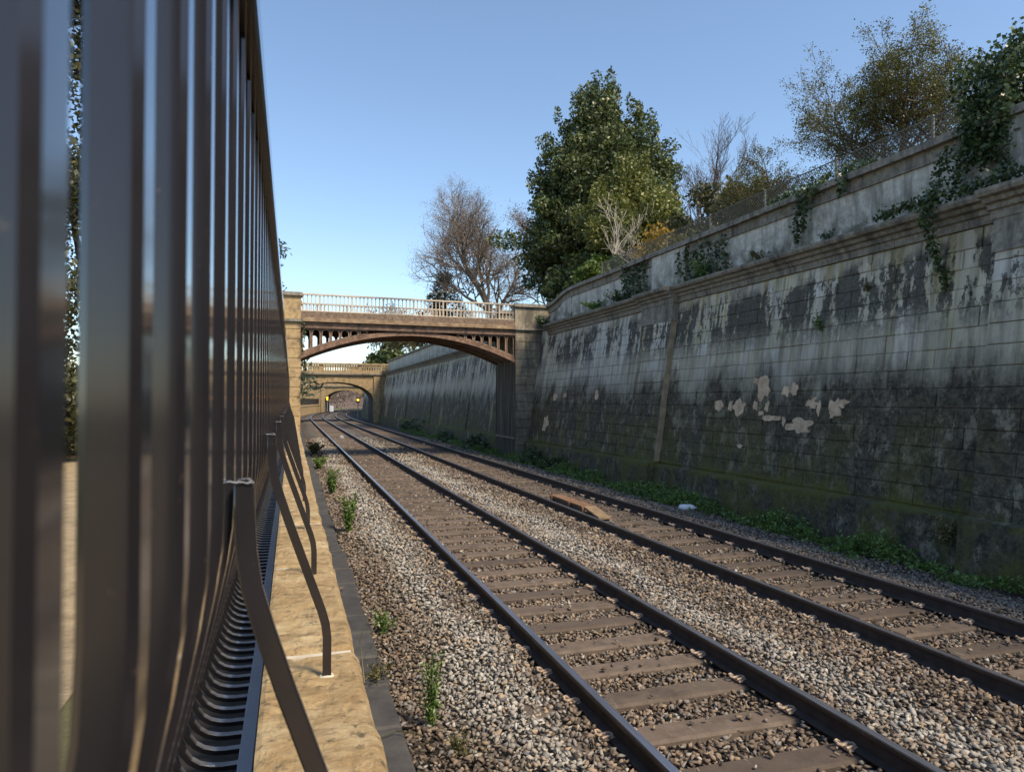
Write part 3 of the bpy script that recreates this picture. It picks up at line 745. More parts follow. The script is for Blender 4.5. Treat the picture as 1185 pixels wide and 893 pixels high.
# ------------------------------------------------------------------ iron footbridge
BY, SK = 27.55, .065                             # front face at the left end, skew per metre
XL, XR = .33, 8.90
BW = 2.9
def B(x, v, z): return Vector((x, BY + SK*(x-XL) + v, z + CAMZ))   # z relative to eye level
ib = empty('iron_footbridge', B(4.6, 1.4, -2.5))
tag(ib, 'rusty cast iron arched footbridge with open spandrels and cream railings across the tracks', 'bridge')
def pier(x0, x1, v0, v1, z0, z1, name, mat, stones_front, capz):
    m = MB(); e = .05
    m.hexa([B(x0+e,v0+e,z0),B(x1-e,v0+e,z0),B(x1-e,v1-e,z0),B(x0+e,v1-e,z0),B(x0+e,v0+e,z1),B(x1-e,v0+e,z1),B(x1-e,v1-e,z1),B(x0+e,v1-e,z1)])
    p = m.build(name, mat, ib)
    z = z0; c = 0
    def blk(a, b, va, vb, za, zb):
        g = .006; q = .012
        mm = MB(); o = random.uniform(0, .012)
        mm.loft([[B(a+g,va-o+q,za+g),B(b-g,va-o+q,za+g),B(b-g,vb+o,za+g),B(a+g,vb+o,za+g)], [B(a+g,va-o,za+g+q),B(b-g,va-o,za+g+q),B(b-g,vb+o,za+g+q),B(a+g,vb+o,za+g+q)],
                 [B(a+g,va-o,zb-g-q),B(b-g,va-o,zb-g-q),B(b-g,vb+o,zb-g-q),B(a+g,vb+o,zb-g-q)], [B(a+g,va-o+q,zb-g),B(b-g,va-o+q,zb-g),B(b-g,vb+o,zb-g),B(a+g,vb+o,zb-g)]])
        mm.build('stone', mat, p)
    while z < z1-.05:
        h = min(.36, z1-z)
        if z1-z-h < .12: h = z1-z
        if not (capz-.14 < z+h/2 < capz+.1):
            cuts = [x0] + ([x0+(x1-x0)*f for f in ((.3,.72) if c % 2 else (.55,))]) + [x1]
            for a, b in zip(cuts[:-1], cuts[1:]): blk(a, b, v0, v0+.3, z, z+h)
        z += h; c += 1
    return p
pr = pier(XR, 10.6, 0.0, BW, -2.6, 2.92, 'right_abutment', MAT['abut'], True, 9)
plf = pier(-1.6, XL, 0.0, BW, -2.4, 2.92, 'left_abutment', MAT['gold'], True, 9)
for (x0, x1, par, mat) in ((XR, 10.5, pr, MAT['abut']), (-1.5, XL, plf, MAT['gold'])):
    def bx(name, xa, xb, va, vb, za, zb, m_=mat):
        m = MB(); m.hexa([B(xa,va,za),B(xb,va,za),B(xb,vb,za),B(xa,vb,za),B(xa,va,zb),B(xb,va,zb),B(xb,vb,zb),B(xa,vb,zb)])
        return m.build(name, m_, par)
    bx('string_course', x0-.04, x1+.06, -.10, BW+.1, 2.925, 3.02, MAT['trim'])
    bx('pier_parapet', x0+.0, x1, .02, .5, 3.02, 3.90)
    bx('pier_parapet', x0+.0, x1, BW-.5, BW-.02, 3.02, 3.90)
    bx('pier_coping', x0-.05, x1+.06, -.07, .58, 3.90, 4.03, MAT['trim'])
    bx('pier_coping', x0-.05, x1+.06, BW-.58, BW+.07, 3.90, 4.03, MAT['trim'])
MB().hexa([B(XR-.06,.05,-.02-1.6),B(XR+.02,.05,-1.62),B(XR+.02,BW-.1,-1.62),B(XR-.06,BW-.1,-1.62),B(XR-.06,.05,-1.54),B(XR+.02,.05,-1.54),B(XR+.02,BW-.1,-1.54),B(XR-.06,BW-.1,-1.54)]).build('ledge_strip', MAT['galv'], pr)

MB().hexa([B(XR-.012,.0,-2.55),B(XR+.05,.0,-2.55),B(XR+.05,BW,-2.55),B(XR-.012,BW,-2.55),B(XR-.012,.0,1.55),B(XR+.05,.0,1.55),B(XR+.05,BW,1.55),B(XR-.012,BW,1.55)]).build('painted_shade_inner_face', MAT['inner_shade'], pr)  # dark cladding that paints shade on the abutment's inner face
def intr(x):                                     # underside of the arch, relative to the eye
    u = (x-(XL+XR)/2)/((XR-XL)/2); return 1.56 + .98*(1-abs(u)**2.0)
def extr(x): return min(2.70, intr(x) + .15 + .08*abs((x-(XL+XR)/2)/4.3))
NS = 40
def rib(v0, v1, name='arch_rib'):
    m = MB(); secs = []
    for i in range(NS+1):
        x = XL + (XR-XL)*i/NS
        secs.append([B(x,v0,intr(x)),B(x,v1,intr(x)),B(x,v1,extr(x)),B(x,v0,extr(x))])
    m.loft(secs); r_ = m.build(name, MAT['iron'], ib)
    # outer lip moulding along the soffit edge
    if v0 < .1:
        m = MB(); m.loft([[B(x,v0-.035,intr(x)),B(x,v0,intr(x)),B(x,v0,intr(x)+.06),B(x,v0-.035,intr(x)+.05)] for x in [XL+(XR-XL)*i/NS for i in range(NS+1)]])
        m.build('rib_lip', MAT['iron'], r_)
    return r_
for v in (.06, .88, 1.75, 2.62): rib(v, v+.20)
# open spandrel panels: one arched opening each
def spandrel(x0, x1, v0, v1):
    zt = 2.72; xm = (x0+x1)/2
    hb0, hb1 = extr(x0)-.02, extr(x1)-.02
    mg = .052; inner_w = (x1-x0)/2 - mg
    n = 20; oc, ic = [], []
    zb = max(extr(x0+mg), extr(x1-mg)) ; 
    top = zt - .06
    def low(x): return extr(x) + .035
    h = top - low(xm)
    if h < .05: return
    rad = min(inner_w, h*.5)
    hole = []
    for i in range(8): hole.append((x0+mg + 2*inner_w*i/7, low(x0+mg+2*inner_w*i/7)))
    zc = top - rad
    for i in range(11):
        a = math.pi*i/10; hole.append((xm + inner_w*math.cos(a), max(zc + rad*math.sin(a), low(xm+inner_w*math.cos(a))+.004)))
    outer = []
    for i in range(8): outer.append((x0+(x1-x0)*i/7, extr(x0+(x1-x0)*i/7)-.03))
    for i in range(11):
        t = i/10
        if t < .3: outer.append((x1, hb1+(zt-hb1)*t/.3))
        elif t < .7: outer.append((x1+(x0-x1)*(t-.3)/.4, zt))
        else: outer.append((x0, zt+(hb0-zt)*(t-.7)/.3))
    k = len(hole); m = MB()
    vs_ = [B(x,v0,z) for x,z in outer]+[B(x,v0,z) for x,z in hole]+[B(x,v1,z) for x,z in outer]+[B(x,v1,z) for x,z in hole]
    fs_ = []
    for i in range(k):
        j = (i+1) % k
        fs_ += [(i,j,k+j,k+i), (2*k+j,2*k+i,3*k+i,3*k+j), (k+i,k+j,3*k+j,3*k+i), (j,i,2*k+i,2*k+j)]
    m.add(vs_, fs_); p = m.build('spandrel_panel', MAT['iron'], ib)
    if v0 < .2:                                  # raised bead round the opening
        m = MB(); rg = []
        for i in range(k):
            x, z = hole[i]; cx, cz = xm, (zc+low(xm))/2
            d = Vector((x-cx, z-cz)).normalized()*.026
            rg.append([B(x,v0-.025,z),B(x+d.x,v0-.025,z+d.y),B(x+d.x,v0,z+d.y),B(x,v0,z)])
        m.loft(rg+[rg[0]], caps=False); m.build('bead', MAT['bead'], p)
for v0 in (.10, 2.66):
    for k in range(8):
        w_ = .355
        spandrel(XL+.02+k*w_, XL+.02+(k+1)*w_, v0, v0+.10)
        spandrel(XR-.02-(k+1)*w_, XR-.02-k*w_, v0, v0+.10)
def ibox(name, xa, xb, va, vb, za, zb, m_, par=ib):
    m = MB(); m.hexa([B(xa,va,za),B(xb,va,za),B(xb,vb,za),B(xa,vb,za),B(xa,va,zb),B(xb,va,zb),B(xb,vb,zb),B(xa,vb,zb)]); return m.build(name, m_, par)
for v0, v1 in ((.02, .24), (BW-.24, BW-.02)):
    ibox('bearer_beam', XL, XR, v0, v1, 2.715, 2.94, MAT['iron'])
    ibox('beam_flange', XL, XR, v0-.03, v1+.03, 2.69, 2.722, MAT['iron_dark'])
    for k in range(1, 4): ibox('beam_splice', XL+(XR-XL)*k/4-.05, XL+(XR-XL)*k/4+.05, v0-.02, v1+.02, 2.735, 2.93, MAT['iron_dark'])
for v0, v1 in ((-.10, .30), (BW-.30, BW+.10)):
    ibox('deck_moulding', XL, XR, v0, v1, 2.945, 3.03, MAT['moulding'])
    ibox('deck_moulding', XL, XR, v0+.05, v1-.05, 3.03, 3.10, MAT['moulding'])
ibox('deck', XL, XR, .28, BW-.28, 2.90, 3.12, MAT['iron_dark'])
for v0, v1 in ((.02, .16), (BW-.16, BW-.02)): ibox('fascia_band', XL, XR, v0, v1, 3.10, 3.34, MAT['fascia'])
def bal_mesh():
    m = MB(); w_ = .017
    m.loft([[(-a,-a,z),(a,-a,z),(a,a,z),(-a,a,z)] for a, z in ((.026,0),(.026,.04),(w_,.06),(w_,.56),(.024,.58),(.024,.63))])
    return m.mesh('baluster', MAT['cream'])
BAL = bal_mesh()
for v in (.09, BW-.09):
    nb = 57
    for i in range(nb):
        x = XL+.08 + (XR-XL-.16)*i/(nb-1)
        b_ = link('baluster', BAL, B(x, v, 3.335), ib)
        if i % 8 == 4: b_.scale = (1.7, 1.7, 1)
    ibox('top_rail', XL, XR, v-.05, v+.05, 3.955, 4.01, MAT['cream'])
    ibox('middle_rail', XL, XR, v-.014, v+.014, 3.61, 3.64, MAT['cream'])
    ibox('bottom_rail', XL, XR, v-.035, v+.035, 3.335, 3.375, MAT['cream'])
# ------------------------------------------------------------------ stone arch bridges beyond
def stone_bridge(name, y0, depth, xl, xr, xa, xb, label, mat, zspring, rise, parap=True, baluster_pitch=.27):
    t = empty(name, P((xl+xr)/2, y0, -.5)); tag(t, label, 'bridge', 'stone arch bridges over the cutting')
    def Q(x, v, z): return P(x, y0+v, z)
    c = (xl+xr)/2; a = (xr-xl)/2
    def arc(u): return (c + a*math.cos(u), zspring + rise*math.sin(u))
    ztop = 5.0; n = 28
    pts = [arc(math.pi*(1-i/n)) for i in range(n+1)]
    for v0, v1, nm in ((0, .5, 'spandrel_wall'), (depth-.5, depth, 'spandrel_wall')):
        m = MB()
        for i in range(n):
            (x0, z0), (x1, z1) = pts[i], pts[i+1]
            m.hexa([Q(x0,v0,z0+.02),Q(x1,v0,z1+.02),Q(x1,v1,z1+.02),Q(x0,v1,z0+.02),Q(x0,v0,ztop),Q(x1,v0,ztop),Q(x1,v1,ztop),Q(x0,v1,ztop)])
        m.build(nm, mat, t)
    for (q0, q1) in ((xa, xl), (xr, xb)):
        m = MB(); m.hexa([Q(q0,0,-.5),Q(q1,0,-.5),Q(q1,depth,-.5),Q(q0,depth,-.5),Q(q0,0,ztop),Q(q1,0,ztop),Q(q1,depth,ztop),Q(q0,depth,ztop)])
        m.build('abutment', mat, t)
        for px in ((q1-.75 if q1 == xl else q0+.02),):
            m = MB(); m.hexa([Q(px,-.14,-.4),Q(px+.7,-.14,-.4),Q(px+.7,.05,-.4),Q(px,.05,-.4),Q(px,-.14,ztop-.02),Q(px+.7,-.14,ztop-.02),Q(px+.7,.05,ztop-.02),Q(px,.05,ztop-.02)])
            m.build('pilaster', mat, t)
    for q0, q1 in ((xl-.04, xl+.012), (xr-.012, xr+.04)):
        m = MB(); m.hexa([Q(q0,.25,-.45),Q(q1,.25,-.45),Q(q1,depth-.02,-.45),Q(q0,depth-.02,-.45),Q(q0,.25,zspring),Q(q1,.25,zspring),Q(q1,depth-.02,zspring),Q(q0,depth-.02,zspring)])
        m.build('painted_shade_inner_face', MAT['inner_shade'], t)  # added dark slabs carry the painted shade of the arch jambs
    # barrel, its shade put into the dark colour
    m = MB(); m.loft([[Q(x,.1,z),Q(x,depth-.1,z),Q(x,depth-.1,z+.5),Q(x,.1,z+.5)] for x, z in pts]); m.build('vault', MAT['inner_shade'], t)
    # ring of voussoirs
    nv = 23
    for v0 in (-.06,):
        for i in range(nv):
            u0, u1 = math.pi*(1-(i+.04)/nv), math.pi*(1-(i+.96)/nv); k = 1.12
            A = [arc(u0), arc(u1)]; O = [(c+(x-c)*1.0+.42*math.cos(u), z+.42*math.sin(u)+.06) for (x, z), u in zip(A, (u0, u1))]
            m = MB(); m.hexa([Q(A[0][0],v0,A[0][1]-.01),Q(A[1][0],v0,A[1][1]-.01),Q(A[1][0],.3,A[1][1]-.01),Q(A[0][0],.3,A[0][1]-.01),Q(O[0][0],v0,O[0][1]),Q(O[1][0],v0,O[1][1]),Q(O[1][0],.3,O[1][1]),Q(O[0][0],.3,O[0][1])])
            m.build('voussoir', mat, t)
    def band(name, v0, v1, z0, z1, m_):
        m = MB(); m.hexa([Q(xa,v0,z0),Q(xb,v0,z0),Q(xb,v1,z0),Q(xa,v1,z0),Q(xa,v0,z1),Q(xb,v0,z1),Q(xb,v1,z1),Q(xa,v1,z1)]); return m.build(name, m_, t)
    band('string_course', -.28, depth+.28, 5.0, 5.16, MAT['trim'])
    band('road_deck', .3, depth-.3, 5.16, 5.3, MAT['under'])
    for v in (.05, depth-.35):
        band('parapet_base', v, v+.3, 5.16, 5.48, mat)
        band('parapet_coping', v-.05, v+.35, 6.08, 6.28, mat)
        x = xa+.1; k = 0
        while x < xb-.1:
            big = k % 14 == 0
            m = MB(); w_ = .25 if big else .065
            m.hexa([Q(x,v+.07,5.48),Q(x+w_*2,v+.07,5.48),Q(x+w_*2,v+.25,5.48),Q(x,v+.25,5.48),Q(x,v+.07,6.08),Q(x+w_*2,v+.07,6.08),Q(x+w_*2,v+.25,6.08),Q(x,v+.25,6.08)])
            m.build('parapet_block' if big else 'baluster', mat, t); x += baluster_pitch if not big else .62; k += 1
    return t
stone_bridge('stone_arch_bridge', 80, 6, .55, 8.75, -5.5, 12.5, 'golden stone arch bridge with balustrade, seen through the iron bridge arch', MAT['gold_far'], 2.2, 2.0)
stone_bridge('stone_arch_bridge', 152, 7, .9, 9.0, -9, 13, 'dark distant arch bridge framed inside the nearer stone arch', MAT['gold_dirty'], 2.0, 2.3, baluster_pitch=.5)

# ------------------------------------------------------------------ ledge wall beside the camera
def rough_box(name, x0, x1, y0, y1, z0, z1, mat, parent, nx_, ny_, amp, seed):
    """coping stone with an eroded top and a wandering edge"""
    V, F = [], []
    bev = .022
    for j in range(ny_+1):
        ty = j/ny_; y = y0+(y1-y0)*ty
        for i in range(nx_+1):
            tx = i/nx_; x = x0+(x1-x0)*tx
            e = min(tx*(x1-x0), (1-tx)*(x1-x0)); ey = min(ty, 1-ty)*(y1-y0)
            z = z1 - ((bev*.8*(1-min(1, e/bev))**2) if tx > .5 else .006*(1-min(1, e/.012))**2) - .02*(1-min(1, ey/.03))**2
            n1 = mnoise.fractal(Vector((x*5, y*5, seed*.37)), 1.0, 2.0, 5)
            z += amp*n1 - .014*max(0, mnoise.fractal(Vector((x*13, y*9, seed*.7)), .8, 2.0, 4)-.15)
            xx = x + (.005*mnoise.fractal(Vector((y*4, seed, 2.2)), 1.0, 2.0, 4))*(1 if i == nx_ else (0 if i < nx_*.6 else .5))
            V.append((xx, y, z))
    n = len(V)
    for j in range(ny_):
        for i in range(nx_):
            a = j*(nx_+1)+i; F.append((a, a+1, a+nx_+2, a+nx_+1))
    per = [i for i in range(nx_+1)] + [j*(nx_+1)+nx_ for j in range(1, ny_+1)] + [ny_*(nx_+1)+i for i in range(nx_-1, -1, -1)] + [j*(nx_+1) for j in range(ny_-1, 0, -1)]
    for a in per: V.append((V[a][0], V[a][1], z0))
    k = len(per)
    for q in range(k): F.append((per[(q+1) % k], per[q], n+q, n+(q+1) % k))
    m = MB(); m.add(V, F); o = m.build(name, mat, parent, smooth=False)
    return o
LZ = CAMZ - .73
lw = empty('boundary_wall', (0, 12, -.3)); tag(lw, 'low boundary wall with eroded golden coping stones carrying the black railing', 'wall')
MB().box(-.055, .14, -2, 27.5, -.4, LZ-.24).build('wall_body', MAT['under'], lw)
y = -1.5; k = 0
while y < 27.3:
    l = random.uniform(.95, 1.35); e = min(27.4, y+l)
    if y < 6: nx_, ny_ = 22, int(l*30)
    elif y < 14: nx_, ny_ = 10, int(l*12)
    else: nx_, ny_ = 5, 6
    rough_box('coping_stone', -.068, .187+random.uniform(-.005, .005), y+.004, e-.004, LZ-.24, LZ+random.uniform(-.006, .004), MAT['ledge'], lw, nx_, ny_, .0055, k)
    MB().box(-.06, .172, e-.011, e+.011, LZ-.1, LZ-.0095).build('mortar_joint', MAT['mortar'], lw)
    y = e; k += 1
# row of dark slabs at its foot
kb = empty('stone_kerb', (.5, 12, -.4)); tag(kb, 'row of dark damp stone slabs between the boundary wall and ballast', 'kerb')
y = 1.0
while y < 60:
    l = random.uniform(.55, .85); g = .008; x1 = .80+random.uniform(-.035, .03); z1 = -.165+random.uniform(-.012, .012); m = MB()
    m.loft([[(.12,y+g,-.4),(x1,y+g,-.4),(x1,y+l-g,-.4),(.12,y+l-g,-.4)], [(.12,y+g,z1-.02),(x1,y+g,z1-.02),(x1,y+l-g,z1-.02),(.12,y+l-g,z1-.02)], [(.14,y+g+.02,z1),(x1-.025,y+g+.02,z1),(x1-.025,y+l-g-.02,z1),(.14,y+l-g-.02,z1)]])
    m.build('slab', MAT['slab'], kb); y += l
# wall and railing continuing beyond the iron bridge
lw2 = empty('boundary_wall', (0, 55, -.3)); tag(lw2, 'low golden wall topped by dark railing beyond the left bridge abutment', 'wall')
for (y0, y1) in ((31, 79.8), (86.2, 150)):
    ys_ = list(np.arange(y0, y1, 4.0)) + [y1]
    m = MB(); m.loft([[P(-.36,y,-.4),P(.14,y,-.4),P(.14,y,1.1),P(-.36,y,1.1)] for y in ys_]); m.build('wall_body', MAT['gold'], lw2)
    m = MB(); m.loft([[P(-.42,y,1.1),P(.2,y,1.1),P(.2,y,1.35),P(-.42,y,1.35)] for y in ys_]); m.build('coping', MAT['gold'], lw2)
    m = MB()
    for y in np.arange(y0, y1, .11):
        p = P(-.05, y, 0); m.box(p.x-.01, p.x+.01, p.y-.015, p.y+.015, 1.4, 2.48)
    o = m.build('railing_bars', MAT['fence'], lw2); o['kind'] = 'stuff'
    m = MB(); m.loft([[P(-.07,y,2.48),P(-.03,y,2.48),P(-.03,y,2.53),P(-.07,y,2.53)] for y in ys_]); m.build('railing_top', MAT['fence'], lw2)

# ------------------------------------------------------------------ black railing right beside the lens
fe = empty('railing_fence', (-.07, 12, .70))
tag(fe, 'black iron railing with bellied bars and slanting struts close to the camera', 'railing')
BP = [(-.072,.485),(-.072,-.10),(-.0735,-.14),(-.079,-.18),(-.090,-.235),(-.119,-.355),(-.168,-.515),(-.233,-.695),(-.298,-.875),(-.352,-1.025),(-.378,-1.105),(-.392,-1.165),(-.396,-1.215),(-.391,-1.262),(-.376,-1.305),(-.352,-1.340),(-.320,-1.363),(-.28,-1.376),(-.24,-1.380),(-.15,-1.380)]
def strip_profile(path, th, wy, ch=.004):
    """flat bar swept along a path in the XZ plane, with softened edges"""
    secs = []; pts = [Vector((a, 0, b)) for a, b in path]
    for i, p in enumerate(pts):
        d = (pts[min(i+1, len(pts)-1)]-pts[max(i-1, 0)]).normalized(); nrm = Vector((d.z, 0, -d.x)); h = th/2; q = wy/2
        secs.append([p+nrm*a+Vector((0, b, 0)) for a, b in ((-h,-q+ch),(-h+ch,-q),(h-ch,-q),(h,-q+ch),(h,q-ch),(h-ch,q),(-h+ch,q),(-h,q-ch))])
    return secs
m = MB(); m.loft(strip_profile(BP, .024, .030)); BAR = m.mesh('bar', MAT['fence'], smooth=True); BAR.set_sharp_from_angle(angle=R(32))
FS = .128
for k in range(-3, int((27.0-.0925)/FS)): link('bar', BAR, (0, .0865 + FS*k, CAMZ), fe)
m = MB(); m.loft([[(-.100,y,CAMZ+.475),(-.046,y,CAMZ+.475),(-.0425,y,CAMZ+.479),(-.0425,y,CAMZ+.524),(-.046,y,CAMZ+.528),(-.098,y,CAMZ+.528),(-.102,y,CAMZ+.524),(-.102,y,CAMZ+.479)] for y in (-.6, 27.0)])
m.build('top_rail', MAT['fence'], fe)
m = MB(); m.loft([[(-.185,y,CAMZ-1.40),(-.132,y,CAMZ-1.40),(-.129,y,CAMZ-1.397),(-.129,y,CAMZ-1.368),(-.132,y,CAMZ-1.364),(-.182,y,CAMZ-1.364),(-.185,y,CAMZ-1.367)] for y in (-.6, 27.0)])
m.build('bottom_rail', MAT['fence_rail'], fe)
ST = [(-.049,-.086),(-.0485,-.091),(-.048,-.13),(-.046,-.165),(-.040,-.205),(-.027,-.25),(-.004,-.32),(.026,-.405),(.056,-.49),(.081,-.56),(.0905,-.595),(.0945,-.63),(.0945,-.745)]
def strut_mesh():
    m = MB(); secs = []; pts = [Vector((a, 0, b)) for a, b in ST]
    for i, p in enumerate(pts):
        d = (pts[min(i+1, len(pts)-1)]-pts[max(i-1, 0)]).normalized(); nrm = Vector((d.z, 0, -d.x))
        h = .0112 if i > 1 else (.0105 if i == 1 else .006); q = .0065; c_ = .002
        secs.append([p+nrm*a+Vector((0, b, 0)) for a, b in ((-h,-q+c_),(-h+c_,-q),(h-c_,-q),(h,-q+c_),(h,q-c_),(h-c_,q),(-h+c_,q),(-h,q-c_))])
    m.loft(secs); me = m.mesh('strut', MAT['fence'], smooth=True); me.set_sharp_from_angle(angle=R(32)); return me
STR = strut_mesh()
def weld_mesh():
    m = MB(); rr_ = random.Random(3)
    m.tube([(-.066+.0032*i, -.007, -.089+.0007*math.sin(i*1.7)-.0002*i) for i in range(9)], [.0014+.0010*rr_.random() for _ in range(9)], 6)
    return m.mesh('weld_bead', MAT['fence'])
WELD = weld_mesh()
m = MB(); m.tube([(.0945+.015*math.cos(a), .011*math.sin(a), -.733+.001*math.sin(3*a)) for a in [2*math.pi*i/12 for i in range(13)]], .005, 5); POCK = m.mesh('mortar_socket', MAT['mortar'])
for k in range(23):
    s_ = link('strut', STR, (0, .83+1.13*k, CAMZ), fe)
    if k < 6: link('weld_bead', WELD, (0, .83+1.13*k, CAMZ), s_)
    link('mortar_socket', POCK, (0, .83+1.13*k, CAMZ), s_)

# ------------------------------------------------------------------ trees
def grow_tree(seed, base, height, r0, levels, spread, kids, up=0.25, wig=0.16, first=0.25, ratio=0.62, lean=(0, 0)):
    r_ = random.Random(seed); segs = []; tips = []
    def go(p, d, L, rad, lv):
        n = 5 if lv == 0 else (4 if lv < 3 else 3); pts = [p.copy()]; dd = d.copy()
        for i in range(n):
            dd = (dd + Vector((r_.gauss(0, wig), r_.gauss(0, wig), r_.gauss(0, wig*.7) + up*.12))).normalized()
            pts.append(pts[-1] + dd*(L/n))
        rads = [max(.004, rad*(1-.55*i/n)) for i in range(n+1)]
        segs.append((lv, pts, rads))
        if lv == levels: tips.extend(pts[1:]); return
        nk = kids[lv] if lv < len(kids) else 3
        for k in range(nk):
            t = first + (1-first)*(k+r_.random())/nk if lv == 0 else .2 + .8*(k+r_.random())/nk
            i = min(n-1, int(t*n)); q = pts[i].lerp(pts[i+1], t*n-i) if t*n-i <= 1 else pts[-1]
            d0 = (pts[i+1]-pts[i]).normalized()
            ax = d0.cross(Vector((r_.gauss(0,1), r_.gauss(0,1), r_.gauss(0,1)))).normalized()
            ang = R(spread*r_.uniform(.65, 1.3))
            from mathutils import Quaternion
            nd = Quaternion(ax, ang) @ d0; nd = (nd + Vector((0, 0, up*.5))).normalized()
            go(q, nd, L*ratio*r_.uniform(.75, 1.2)*(1.15-.35*t if lv == 0 else 1), max(.005, rads[i]*.6), lv+1)
        go(pts[-1], dd, L*ratio*.8, max(.004, rads[-1]*.9), lv+1)
    go(Vector(base), Vector((lean[0], lean[1], 1)).normalized(), height, r0, 0)
    return segs, tips

def bare_tree(name, label, cat, base, height, r0, levels, spread, kids, seed, bark, group=None, leaf=None, thick=1.0, **kw):
    segs, tips = grow_tree(seed, base, height, r0, levels, spread, kids, **kw)
    t = empty(name, base); tag(t, label, cat, group)
    tr, br = MB(), MB()
    for lv, pts, rads in segs:
        (tr if lv < 2 else br).tube(pts, [q*thick if lv > 2 else q for q in rads], 6 if lv < 2 else 3, caps=False)
    tr.build('trunk', bark, t, smooth=True)
    cr = br.build('crown', bark, t)
    if leaf:
        mat, per, size, spreadl = leaf
        T = np.array([tuple(p) for p in tips]); r_ = np.random.default_rng(seed)
        Pn = np.repeat(T, per, 0) + r_.normal(0, spreadl, (len(T)*per, 3))
        leaves('leaves', Pn, size, mat, t, org=base, seed=seed)
    return t, tips

def leafy_tree(name, label, cat, base, trunk_h, r0, clumps, per_m2, size, mat, seed, bark=None, group=None, shell=.5, aspect=.55, kw=None):
    t = empty(name, base); tag(t, label, cat, group)
    b = Vector(base); r_ = random.Random(seed); tr = MB()
    top = b + Vector((0, 0, trunk_h)); tr.tube([b, b.lerp(top, .5)+Vector((.1, .05, 0)), top], [r0, r0*.75, r0*.3], 7)
    for c in r_.sample(clumps, min(14, len(clumps))):
        q = Vector(c[:3]); s_ = b.lerp(top, r_.uniform(.25, .85)); tr.tube([s_, s_.lerp(q, .5)+Vector((0, 0, .2)), q], [r0*.35, r0*.22, .02], 5)
    tr.build('trunk', bark or MAT['bark'], t, smooth=True)
    leaves('crown', blob_points(clumps, per_m2, seed, shell), size, mat, t, org=base, aspect=aspect, seed=seed)
    return t

# big evergreen behind the wall: many upright leaders, wide skirts
r_ = random.Random(21); cl = []
ex, ey, eg = 14.9, 33.0, 6.2
for i in range(70):
    k = r_.random()**.6; a = r_.uniform(0, 2*math.pi); rad = 4.0*k
    top = eg + 10.6*(1-k**2.9)**.8*r_.uniform(.84, 1.03) + 2.0; bot = eg + .9 + 3.2*k*k
    lx, ly = ex + .55 - .5*k + rad*math.cos(a), ey + rad*math.sin(a)
    for q in range(14):
        zq = top - .25 - q*.72
        if zq < bot: break
        s_ = .24 + .17*min(q, 4)*r_.uniform(.8, 1.2)
        cl.append((lx+r_.gauss(0, .10+.10*q), ly+r_.gauss(0, .1+.10*q), zq, s_, s_, .45))
for q in range(5): cl.append((ex+.85+r_.gauss(0,.06), ey, eg+12.3-.55*q, .14+.1*q, .14+.1*q, .42))
leafy_tree('evergreen_tree', 'large dark evergreen tree towering over the retaining wall', 'tree', (ex, ey, eg), 9, .35, cl, 62, .088, MAT['evergreen'], 5)
# yellower evergreen in front of it
cl = []
for i in range(64):
    h = r_.random(); rad = 2.7*(1-h)**.5*(.4+.75*r_.random())+.1; a = r_.uniform(0, 6.28)
    cl.append((14.1+rad*math.cos(a), 27.8+rad*math.sin(a), 6.5+h*5.6, .6, .6, .75))
for dx, dz in ((-1.6, 4.6), (-.5, 6.0), (.8, 6.3), (1.9, 5.2)):
    for k in range(3): cl.append((13.9+dx, 27.6, 6.4+dz-.7*k, .2+.14*k, .2+.14*k, .5))
leafy_tree('laurel_tree', 'yellow-green leafy tree in front of the large dark evergreen', 'tree', (13.9, 27.8, 6.1), 5, .2, cl, 85, .078, MAT['laurel'], 8)
# pale leafless sapling
bare_tree('sapling', 'small pale leafless sapling in front of the yellow-green tree', 'tree', (11.7, 24.9, 5.9), 2.3, .055, 3, 42, [6, 3, 3], 4, MAT['bark_pale'], up=.35, thick=1.5, first=.5)
bare_tree('sapling', 'second pale leafless sapling, thinner, beside the yellow shrub', 'tree', (12.6, 24.0, 5.9), 1.7, .035, 3, 45, [5, 4, 3], 9, MAT['bark_pale'], up=.3, thick=1.3, first=.5)
# hedges and shrubs along the terrace edge
def shrub(name, label, base, clumps, per, size, mat, seed, cat='shrub', stem=None, aspect=.55, shell=.6):
    t = empty(name, base); tag(t, label, cat)
    m = MB(); rr = random.Random(seed)
    for c in clumps[:12]: m.tube([Vector(base)+Vector((rr.gauss(0,.1), rr.gauss(0,.1), -.1)), (Vector(base)+Vector(c[:3]))/2+Vector((rr.gauss(0,.08),0,.1)), c[:3]], [.025, .016, .006], 4)
    m.build('stems', stem or MAT['bark'], t)
    leaves('foliage', blob_points(clumps, per, seed, shell), size, mat, t, org=base, seed=seed, aspect=aspect)
    return t
def heap(cx, cy, cz, rx, ry, rz, n, s, seed):
    rr = random.Random(seed); out = []
    for _ in range(n):
        a = rr.uniform(0, 6.28); k = math.sqrt(rr.random()); h = rr.random()*(1-k*k)**.5
        out.append((cx+rx*k*math.cos(a), cy+ry*k*math.sin(a), cz+rz*h, s*rr.uniform(.6, 1.2), s*rr.uniform(.6, 1.2), s*rr.uniform(.5, 1.0)))
    return out
shrub('hedge_shrub', 'bright green hedge shrub under the evergreen at the wall top', (11.6, 26.0, 5.9), heap(11.6, 25.9, 7.0, .7, 1.9, .9, 26, .40, 1), 75, .085, MAT['hedge'], 1)
shrub('dark_shrub', 'dark green shrub between evergreen and bridge end of wall', (11.9, 28.6, 5.9), heap(11.9, 28.9, 6.9, .9, 2.0, 1.6, 28, .5, 2), 60, .10, MAT['evergreen'], 2)
